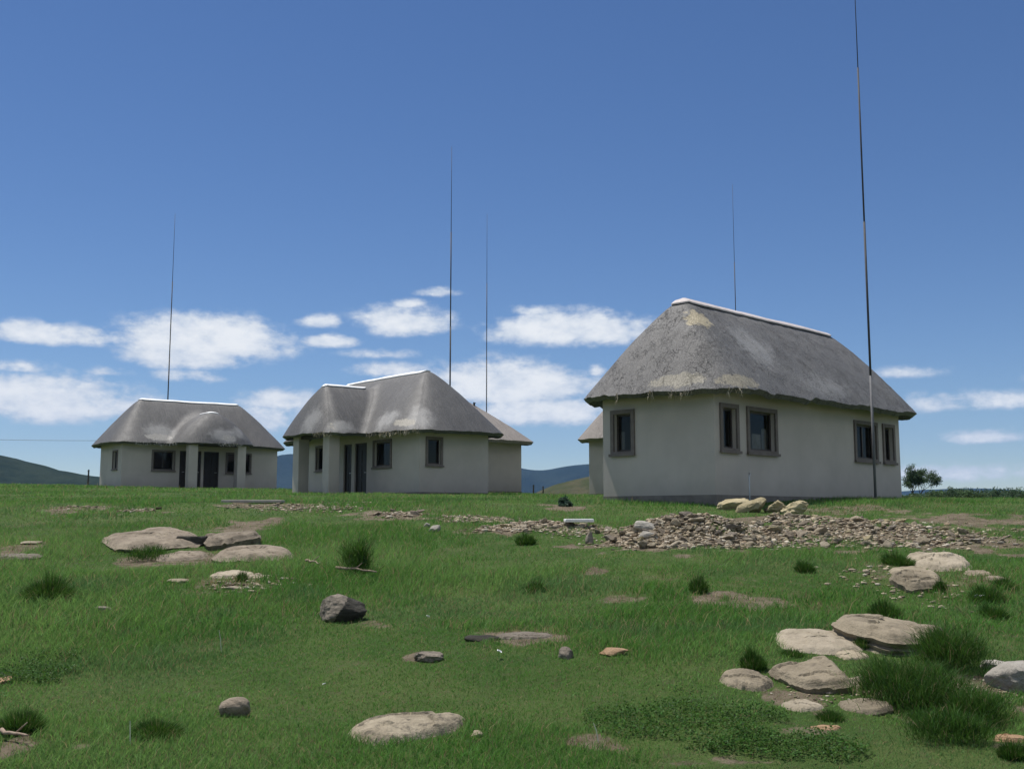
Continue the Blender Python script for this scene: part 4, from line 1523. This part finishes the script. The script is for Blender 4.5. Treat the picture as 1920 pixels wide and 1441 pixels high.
def tuft(px, py, wpx, hpx, n, label, name='grass_tuft', cat='grass tuft', base=(.028, .062, .016), seed=0, upright=.5, bw=.006, group=None, feather=False):
    """a clump of fine upright stems, densest in the middle"""
    p = at(px, py)
    r = wpx * p.y / FPX / 2
    h = hpx * p.y / FPX
    rs = np.random.default_rng(1000 + seed)
    q = np.sqrt(rs.random(n)) * r * .62
    a = rs.uniform(0, 2 * np.pi, n)
    x, y = q * np.cos(a), q * np.sin(a) * .9
    hh = h * (1 - .45 * (q / (r * .62)) ** 2) * rs.uniform(.55, 1.05, n)
    # several leading shoots give an uneven top
    ls = rs.uniform(-1, 1, (7, 2)) * r * .5
    for l in ls:
        hh *= 1 + .28 * np.exp(-((x - l[0]) ** 2 + (y - l[1]) ** 2) / (r * .16) ** 2) - .05
    lean = np.stack([x, y], -1) / (r * .62) * (r * .45) * (1 - upright) * 2 + rs.normal(0, .12, (n, 2)) * hh[:, None]
    Z = zg(x + p.x, y + p.y + r * .4)
    P = np.stack([x, y, Z - p.z - .02], -1)
    if feather:      # many short side sprays along a few crowded stems
        nc = 22
        ca, cq = rs.uniform(0, 2 * np.pi, nc), np.sqrt(rs.random(nc)) * r * .72
        ch = h * rs.uniform(.55, 1.0, nc) * (1 - .35 * (cq / r) ** 2)
        ci = rs.integers(0, nc, n)
        f = rs.random(n) ** .8
        ox, oy = cq * np.cos(ca), cq * np.sin(ca) * .9
        spread = r * .42 * (1 - .75 * f)
        x = ox[ci] * (1 + .25 * f) + rs.normal(0, 1, n) * spread
        y = oy[ci] * (1 + .25 * f) + rs.normal(0, 1, n) * spread
        Z = zg(x + p.x, y + p.y + r * .4)
        P = np.stack([x, y, Z - p.z + f * ch[ci] * .85], -1)
        hh = h * rs.uniform(.10, .32, n) * np.where(rs.random(n) < .06, 1.8, 1)
        lean = rs.normal(0, .7, (n, 2)) * hh[:, None] + np.stack([x, y], -1) / r * hh[:, None] * .5
    start = rs.random(n) * .45            # side shoots begin higher up the stems
    P2 = P + np.concatenate([lean, hh[:, None]], 1) * start[:, None]
    V, lp, ct, C = blades(P2, hh * (1 - start) + .01, np.full(n, bw) * rs.uniform(.6, 1.4, n), lean * (1 - start)[:, None] + rs.normal(0, .05, (n, 2)) * h, tint(n, rs, base, .45, (.20, .18, .09), .05), rs)
    me = np_mesh(name, V, lp, ct)
    vattr(me, 'tint', C, 'FLOAT_COLOR')
    o = link(name, me, M_leaf)
    o.location = (p.x, p.y + r * .4, p.z)
    tag(o, label, cat, group)
    return o


DK = (.038, .098, .016)
TUFTS = [
    (80, 1128, 100, 55, 2600, 'dark green tuft on the open grass near the left edge', 0, .35),
    (274, 1052, 74, 30, 1700, 'bushy tuft in front of the wide brown rock sheet', 1, .5),
    (668, 1078, 46, 78, 1500, 'tall feathery weed standing above the fallen stick', 2, .8),
    (986, 1022, 44, 30, 900, 'dark tuft at the edge of the long rubble line', 3, .4),
    (452, 1090, 28, 28, 500, 'small green sprig growing over the pale layered stone', 4, .6),
    (1416, 1258, 62, 44, 2200, 'dense tuft above the low domed slab on the right', 5, .7),
    (1806, 1262, 120, 84, 4200, 'tall dark bushy clump right of the domed outcrop', 6, .55),
    (1745, 1352, 190, 92, 6500, 'largest dark green bush in the lower right', 7, .45),
    (1840, 1368, 120, 72, 3600, 'dark green bush right of the largest bush, around a white scrap', 8, .45),
    (1790, 1398, 130, 60, 3000, 'low dark green bush in front of the largest bush', 9, .4),
    (1665, 1162, 70, 48, 1700, 'loose tuft behind the domed outcrop', 10, .5),
    (1312, 1112, 44, 44, 900, 'thin tuft by the dry brown patch', 11, .6),
    (1512, 1074, 44, 32, 900, 'small dark tuft below the spread of rubble', 12, .5),
    (1765, 1112, 30, 38, 700, 'narrow tuft at the right end of the straight edged block', 13, .6),
    (1858, 1132, 74, 44, 1500, 'dark tuft far right, above the white scrap', 14, .4),
    (1890, 1105, 60, 30, 1100, 'low tuft near the right edge, up the slope', 15, .4),
    (1870, 1160, 60, 36, 1100, 'tuft near the right edge, below the white scrap', 16, .4),
    (1690, 1060, 70, 32, 1200, 'dark tuft left of the long domed pale rock', 17, .4),
    (1622, 1216, 40, 34, 900, 'bright tuft growing in the gap of the domed outcrop', 18, .5),
    (30, 1376, 90, 60, 2400, 'dark tuft at the lower left edge', 19, .4),
    (285, 1384, 110, 40, 2200, 'loose dark grass clump near the bottom left', 20, .4),
    (1905, 1425, 60, 46, 1400, 'dark tuft in the lower right corner', 21, .4),
    (1560, 1352, 60, 30, 1000, 'green tuft between the pale flat stone and the low tan slab', 22, .5),
    (1000, 1110, 60, 26, 700, 'slightly taller grass clump in the middle of the slope', 23, .5),
    (1490, 1232, 60, 20, 700, 'grass clump in front of the flat pale slab', 24, .6),
]
for (px, py, wp, hp, n, lb, sd, up) in TUFTS:
    big = sd in (6, 7, 8, 9)
    Yp = at(px, py).y
    tuft(px, py, wp, hp, int(n * (1.35 if big else 1.0)), lb, 'bush' if big else 'grass_tuft', 'bush' if big else 'grass tuft', DK if sd != 18 else (.05, .11, .02), sd, up, .0035 * max(1, Yp / 8), None, big or sd in (1, 2))


def leaf_cloud(n, rs, centers, radii, size, base, var=.4):
    """leaf-sized faces through a set of soft clumps"""
    ci = rs.integers(0, len(centers), n)
    d = rs.normal(0, 1, (n, 3))
    d /= np.linalg.norm(d, axis=1)[:, None]
    rr = rs.random(n) ** .45
    P = centers[ci] + d * (rr[:, None] * radii[ci])
    nr = rs.normal(0, 1, (n, 3))
    nr /= np.linalg.norm(nr, axis=1)[:, None]
    a = np.cross(nr, rs.normal(0, 1, (n, 3)))
    a /= np.linalg.norm(a, axis=1)[:, None]
    b2 = np.cross(nr, a)
    s = (size * rs.uniform(.6, 1.4, n))[:, None]
    V = np.stack([P - a * s, P - b2 * s * .45, P + a * s, P + b2 * s * .45], 1).reshape(-1, 3)
    lp = np.arange(n * 4)
    cl = (1 + .35 * (rs.random((len(centers), 1)) * 2 - 1))[ci]
    col = tint(n, rs, base, var)
    col[:, :3] *= cl
    return V, lp, np.full(n, 4), np.repeat(col, 4, 0)


def shrub(x, y, w_, h_, n, label, seed, base=(.04, .075, .03), name='bush', size=.05, group=None, ncl=14):
    rs = np.random.default_rng(2000 + seed)
    z0 = float(zg(x, y))
    root = empty(name, (x, y, z0 - .05))
    tag(root, label, name, group)
    th = rs.uniform(0, 2 * np.pi, ncl)
    q = np.sqrt(rs.random(ncl)) * w_ * .36
    zc = h_ * (.3 + .48 * rs.random(ncl)) * (1 - .35 * (q / (w_ * .36)) ** 2)
    C = np.stack([q * np.cos(th), q * np.sin(th), zc], -1)
    rad = np.stack([w_ * rs.uniform(.12, .24, ncl), w_ * rs.uniform(.12, .24, ncl), h_ * rs.uniform(.14, .27, ncl)], -1)
    V, lp, ct, cc = leaf_cloud(n, rs, C, rad, size, base)
    me = np_mesh('foliage', V, lp, ct)
    vattr(me, 'tint', cc, 'FLOAT_COLOR')
    link('foliage', me, M_leaf, root)
    st = MB()
    for k in range(min(ncl, 8)):
        st.tube([(C[k][0] * .1, C[k][1] * .1, -.1), (C[k][0] * .5, C[k][1] * .5, C[k][2] * .5), tuple(C[k])], [.03 * w_ / 2, .02 * w_ / 2, .008 * w_ / 2], 5)
    st.build('stem', M_bark, root)
    return root


def vis_y(px, Y):
    return on_ray(px, Y), Y


pb = at(1059, 950)
shrub(pb.x, pb.y + .2, 30 * pb.y / FPX, 28 * pb.y / FPX, 900, 'round bluish green bush between the middle house and the largest house', 1, (.045, .08, .055), size=.03, ncl=12)
# the thorn tree and the bushes beyond the right end of the largest house
BUSH = [
    (1706, 69, 1.7, .75, 'low bush touching the right end of the largest house'), (1722, 72, 2.2, .85, 'dark bush at the left foot of the thorn tree'),
    (1748, 70, 2.4, 1.0, 'bush at the right foot of the thorn tree'), (1774, 71, 2.2, 1.35, 'bush with a raised top right of the thorn tree'),
    (1800, 74, 2.6, 1.35, 'wide grey green bush second from the thorn tree'), (1822, 70, 2.0, 1.1, 'small bush with a pointed top in the middle of the bush row'),
    (1846, 75, 2.6, 1.45, 'bluish bush left of the tallest bush in the row'), (1872, 72, 2.6, 1.6, 'tallest rounded bush of the row at the right'),
    (1898, 76, 2.8, 1.45, 'bush second from the right edge'), (1920, 73, 2.8, 1.4, 'bush cut by the right edge of the photo')]
for k, (px, Y, w_, h_, lb) in enumerate(BUSH):
    x = on_ray(px, Y)
    if px < 1940:
        shrub(x, Y, w_, h_, 2600, lb, 20 + k, [(.075, .125, .055), (.065, .11, .06), (.08, .13, .055)][k % 3], size=.06, group='bushes beyond the right end of the largest house', ncl=18)


def tree(x, y, h, label, seed):
    rs = random.Random(seed)
    z0 = float(zg(x, y)) - .1
    root = empty('thorn_tree', (x, y, z0))
    tag(root, label, 'tree')
    tb = MB()
    tips = []     # leaf clumps sit along the outer limbs

    def grow(p, d, l, r, lev):
        pts, rad = [p], [r]
        q = p
        for k in range(4):
            d = (d + Vector((rs.gauss(0, .13), rs.gauss(0, .13), rs.gauss(.05, .09)))).normalized()
            q = q + d * l / 4
            pts.append(q)
            rad.append(r * (1 - .14 * (k + 1)))
            if lev >= 2 and k >= 1:
                tips.append(q)
        tb.tube(pts, rad, 6)
        if lev < 3:
            for k in range(rs.choice((3, 3, 4)) if lev else 4):
                ang = rs.uniform(0, 6.28)
                sp = rs.uniform(.5, 1.1)
                nd = (d + Vector((math.cos(ang) * sp, math.sin(ang) * sp, rs.uniform(-.1, .25)))).normalized()
                grow(pts[rs.choice((2, 3, 4))] if lev else pts[rs.choice((3, 4))], nd, l * rs.uniform(.6, .85), rad[-1] * .68, lev + 1)
        else:
            tips.append(q)
    grow(Vector((0, 0, 0)), Vector((-.1, 0, 1)), h * .30, .10, 0)
    grow(Vector((.12, .05, 0)), Vector((.5, .05, .9)).normalized(), h * .34, .08, 0)
    tb.build('trunk', M_bark, root, smooth=True)
    rn = np.random.default_rng(seed)
    C = np.array([tuple(q) for q in tips])
    rad = np.repeat(rn.uniform(.14, .36, (len(C), 1)), 3, 1) * np.array([[1.1, 1.1, .7]])
    V, lp, ct, cc = leaf_cloud(12000, rn, C, rad, .05, (.07, .11, .055))
    me = np_mesh('crown', V, lp, ct)
    vattr(me, 'tint', cc, 'FLOAT_COLOR')
    link('crown', me, M_leaf, root)
    return root, C


TR, TC = tree(on_ray(1708, 78), 78, 3.6, 'small open thorn tree standing right of the largest house', 4)

# ------------------------------------------------------------------ grass
def grass_zone(y0, y1, dens, hlo, hhi, bw, segs, rs, margin=1.22):
    """roots spread evenly on the slope between two distances"""
    area = (y1 * y1 - y0 * y0) / 2 * .96 * margin + 2 * (y1 - y0)
    n = int(area * dens)
    u = rs.random(n)
    y = np.sqrt(y0 * y0 + u * (y1 * y1 - y0 * y0))
    x = (rs.random(n) * 2 - 1) * (y * .48 * margin + 1.0)
    b_ = bareness(x, y)
    keep = rs.random(n) > b_ * .93
    keep &= ~in_house(x, y)
    for (cx, cy, rx, ry, a) in FOOTR:
        ca, sa = math.cos(a), math.sin(a)
        dx, dy = x - cx, y - cy
        keep &= (((dx * ca + dy * sa) / rx) ** 2 + ((-dx * sa + dy * ca) / ry) ** 2) > .9 + .25 * rs.random(n)
    x, y, b_ = x[keep], y[keep], b_[keep]
    n = len(x)
    tall = fbm(x / 1.7, y / 1.7, 41, 4)
    hm = hlo + (hhi - hlo) * sstep(tall, .38, .66)
    hm = hm * (1 - .6 * b_)
    H = hm * rs.uniform(.5, 1.25, n)
    stalk = rs.random(n) < .004
    H[stalk] *= 1.9
    lean = rs.normal(0, .62, (n, 2)) * H[:, None] + np.array([[.12, -.05]]) * H[:, None]
    g1, g2 = np.array((.068, .182, .032)), np.array((.118, .238, .058))
    mixv = sstep(fbm(x / 2.6 + 40, y / 2.6, 61, 4), .32, .68)[:, None]
    base = g1 * (1 - mixv) + g2 * mixv
    cool = sstep(fbm(x / 1.3 - 20, y / 1.3, 67, 4), .55, .7)[:, None]
    base = base * (1 - cool * .5) + np.array((.06, .135, .05)) * cool * .5
    f = rs.uniform(.72, 1.28, (n, 1))
    col = base * f
    dryp = .09 + .30 * sstep(b_, .08, .5) + .05 * sstep(fbm(x / 3.3, y / 3.3 + 9, 77, 3), .5, .7)
    k = (rs.random(n) < dryp) | stalk
    col[k] = np.array((.24, .20, .10))[None] * rs.uniform(.6, 1.25, (k.sum(), 1))
    col = np.concatenate([col, np.ones((n, 1))], 1)
    P = np.stack([x, y, zg(x, y) - .008], -1)
    return blades(P, H, bw * rs.uniform(.6, 1.4, n), lean, col, rs, segs)


rg = np.random.default_rng(77)
ZN = [(4.6, 7.6, 4200, .025, .065, .0045, 2), (7.6, 10.5, 3200, .03, .085, .0055, 2), (10.5, 14.5, 1500, .045, .125, .007, 2), (14.5, 20, 760, .045, .12, .010, 1),
      (20, 29, 300, .05, .11, .015, 1), (29, 46, 120, .05, .11, .024, 1), (46, 92, 42, .06, .13, .042, 1)]
AV, AL, AC, AT = [], [], [], []
off = 0
for (y0, y1, dn, h0, h1, bw, sg) in ZN:
    V, lp, ct, C = grass_zone(y0, y1, dn, h0, h1, bw, sg, rg)
    AV.append(V)
    AL.append(lp + off)
    AC.append(ct)
    AT.append(C)
    off += len(V)
me = np_mesh('grass', np.concatenate(AV), np.concatenate(AL), np.concatenate(AC))
vattr(me, 'tint', np.concatenate(AT), 'FLOAT_COLOR')
M_grass = mat_leaf('grass_blades', .4, .6)
tag(link('grass', me, M_grass), 'short green grass covering the whole slope', 'grass', None, 'stuff')
print('grass verts', off)

# leafy ground cover (small broad leaves) in the foreground
def cover(spots, n_each, seed, label):
    rs = np.random.default_rng(seed)
    AVv, off = [], 0
    Vs, Ls, Cs, Ts = [], [], [], []
    for (px, py, rx, ry, k) in spots:
        c, e, f0 = at(px, py), at(px + rx, py), at(px, py + ry)
        ax, ay = abs(e.x - c.x), math.hypot(f0.x - c.x, f0.y - c.y)
        n = int(n_each * k)
        a, q = rs.uniform(0, 2 * np.pi, n), np.sqrt(rs.random(n))
        x, y = c.x + ax * q * np.cos(a), c.y + ay * q * np.sin(a)
        keep = fbm(x / .3, y / .3, 17, 4) + .5 * (1 - q) > .55 + .15 * rs.random(n)
        x, y = x[keep], y[keep]
        n = len(x)
        z = zg(x, y) + rs.random(n) ** .7 * .06
        P = np.stack([x, y, z], -1)
        nr = rs.normal(0, .55, (n, 3)) + np.array([[0, 0, 1]])
        nr /= np.linalg.norm(nr, axis=1)[:, None]
        A = np.cross(nr, rs.normal(0, 1, (n, 3)))
        A /= np.linalg.norm(A, axis=1)[:, None]
        B = np.cross(nr, A)
        s = rs.uniform(.006, .014, n)[:, None]
        Vs.append(np.stack([P - A * s, P - B * s * .55, P + A * s, P + B * s * .55], 1).reshape(-1, 3))
        Ls.append(np.arange(n * 4) + off)
        off += n * 4
        Cs.append(np.full(n, 4))
        Ts.append(np.repeat(tint(n, rs, (.042, .102, .018), .5), 4, 0))
    me = np_mesh('ground_cover', np.concatenate(Vs), np.concatenate(Ls), np.concatenate(Cs))
    vattr(me, 'tint', np.concatenate(Ts), 'FLOAT_COLOR')
    tag(link('ground_cover', me, M_leaf), label, 'ground cover', None, 'stuff')


cover([(1290, 1345, 200, 66, .62), (40, 1265, 110, 50, .8), (1480, 1400, 160, 40, .3)], 14000, 3, 'dark small leaved ground cover spreading between the foreground grass')

# ------------------------------------------------------------------ odds and ends
def stick(px0, py0, px1, py1, r, label, mat=M_wood, lift=.05):
    a, b2 = at(px0, py0), at(px1, py1)
    rs = random.Random(int(px0))
    pts = []
    for k in range(7):
        t_ = k / 6
        q = a.lerp(b2, t_)
        pts.append((q.x - a.x, q.y - a.y + rs.uniform(-.02, .02), float(zg(q.x, q.y)) + lift + rs.uniform(-.01, .02) - a.z))
    b_ = MB()
    b_.tube(pts, [r * (1 - .09 * k) for k in range(7)], 8)
    # broken side twig
    b_.tube([pts[3], (pts[3][0] + .08, pts[3][1] - .02, pts[3][2] + .07)], [r * .5, r * .25], 6)
    o = b_.build('stick', mat, smooth=True)
    o.location = a
    tag(o, label, 'stick')


stick(630, 1076, 706, 1088, .020, 'fallen brown stick in the grass at the foot of the feathery weed', lift=.09)
stick(0, 1388, 52, 1398, .014, 'fallen pale stick at the lower left edge')
stick(573, 1063, 600, 1068, .018, 'short brown stick lying left of the feathery weed', lift=.08)


def scrap(px, py, s, label, seed):
    p = at(px, py)
    rs = random.Random(seed)
    n = 5
    b_ = MB()
    pts = {}
    for i in range(n):
        for j in range(n):
            pts[i, j] = ((i / (n - 1) - .5) * s * (1 + rs.uniform(-.2, .2)), (j / (n - 1) - .5) * s * .8, rs.uniform(0, .35) * s)
    ks = list(pts)
    b_.add([pts[k] for k in ks], [tuple(ks.index(q) for q in ((i, j), (i + 1, j), (i + 1, j + 1), (i, j + 1))) for i in range(n - 1) for j in range(n - 1)])
    o = b_.build('paper_scrap', M_paper)
    sm = o.modifiers.new('thick', 'SOLIDIFY')
    sm.thickness = .002
    o.location = (p.x, p.y, p.z + .06)
    o.rotation_euler = (.4, .1, rs.uniform(0, 6))
    tag(o, label, 'litter')


scrap(1846, 1356, .075, 'crumpled white scrap caught in the dark bush at lower right', 1)
scrap(1838, 1130, .10, 'white scrap in the grass near the right edge, up the slope', 2)
scrap(608, 1297, .022, 'tiny white scrap in the grass above the flat foreground slab', 3)
scrap(936, 1236, .05, 'small white scrap in the middle of the grass', 4)
scrap(802, 1167, .035, 'tiny white scrap right of the blocky boulder', 5)


def straw_stalk(px, py, h, lean, label):
    p = at(px, py)
    b_ = MB()
    b_.tube([(0, 0, 0), (lean * .4, 0, h * .6), (lean, .01, h)], [.0035, .003, .002], 6)
    o = b_.build('dry_stalk', M_straw2)
    o.location = p
    tag(o, label, 'dry stalk')


M_straw2 = mat_simple('dry_stalk_straw', (.55, .52, .42), (.65, .62, .52), 10, .8)
straw_stalk(415, 1222, .19, -.03, 'pale dry stalk standing in the open grass above the small round stone')
straw_stalk(244, 1396, .14, -.01, 'pale dry stalk standing near the bottom left corner')
straw_stalk(1122, 1392, .12, -.03, 'pale dry stalk standing beside the ground cover at bottom centre')

# standpipe against the wall of the largest house
def standpipe():
    u, v = 1.05, -.22
    x = O3[0] + u * math.cos(a45) - v * math.sin(a45)
    y = O3[1] + u * math.sin(a45) + v * math.cos(a45)
    z = float(zg(x, y))
    root = empty('standpipe', (x, y, z - .1))
    tag(root, 'thin grey standpipe by the wall of the largest house, above the leaning slabs', 'standpipe')
    b_ = MB()
    b_.tube([(0, 0, 0), (0, 0, .82)], .016, 10)
    b_.build('pipe', M_pipe, root, smooth=True)
    t_ = MB()
    t_.tube([(0, 0, .80), (.0, -.05, .82), (0, -.10, .80), (0, -.11, .75)], .012, 8)
    t_.box(-.03, .03, -.05, -.03, .835, .845)
    t_.build('tap', M_metal, root)


standpipe()


def fence_post(px, Y, h, label):
    x = on_ray(px, Y)
    b_ = MB()
    b_.tube([(0, 0, -.3), (.01, 0, h)], [.06, .05], 10)
    for k in range(3):
        b_.tube([(0, 0, h * (.4 + .25 * k)), (0, 0, h * (.4 + .25 * k) + .03)], .068, 10)
    o = b_.build('fence_post', M_bark, smooth=False)
    o.location = (x, Y, float(zg(x, Y)))
    tag(o, label, 'fence post')


fence_post(168, 72, 1.15, 'dark fence post on the skyline left of the arched porch house')
fence_post(1000, 74, .75, 'short dark fence post on the skyline right of the half hidden house')
fence_post(1018, 76, .7, 'short dark fence post between the half hidden house and the brown hill')


def power_line():
    Y = 140
    x0, x1 = on_ray(-500, Y), on_ray(330, Y)
    z = lambda px: EYE + (965 - (815 + (px + 0) * .03)) / FPX * Y
    root = empty('power_line', (x0, Y, float(zg(x0, Y))))
    tag(root, 'thin overhead wire crossing the sky left of the arched porch house', 'wire')
    b_ = MB()
    n = 20
    pts = []
    for k in range(n + 1):
        t_ = k / n
        pts.append(((x1 - x0) * t_, 0, (z(-500) * (1 - t_) + z(330) * t_) - 1.2 * 4 * t_ * (1 - t_) * .6 - root.location.z))
    b_.tube(pts, .022, 6)
    b_.build('wire', M_black, root)
    for t_, zz in ((0, pts[0][2]), (1, pts[-1][2])):
        q = MB()
        xx = (x1 - x0) * t_
        g0 = float(zg(x0 + xx, Y)) - root.location.z - .5
        q.tube([(xx, 0, g0), (xx, 0, zz + .3)], [.14, .09], 10)
        q.box(xx - .5, xx + .5, -.16, -.10, zz - .12, zz - .02)
        q.build('pole', M_bark, root)


power_line()

# ------------------------------------------------------------------ the air between here and the hills
hz_b = MB()
hz_b.box(-4200, 4200, -60, 4600, -60, 330)
M_haze = bpy.data.materials.new('haze')
M_haze.use_nodes = True
ht = M_haze.node_tree
ht.nodes.remove(ht.nodes['Principled BSDF'])
pv = ht.nodes.new('ShaderNodeVolumePrincipled')
pv.inputs['Color'].default_value = (.30, .54, 1.0, 1)
pv.inputs['Density'].default_value = .00008
pv.inputs['Anisotropy'].default_value = 0.0
ht.links.new(pv.outputs[0], ht.nodes['Material Output'].inputs['Volume'])
M_haze.cycles.homogeneous_volume = True
tag(hz_b.build('haze', M_haze), 'thin blue air between the camera and the far hills', 'haze', None, 'stuff')
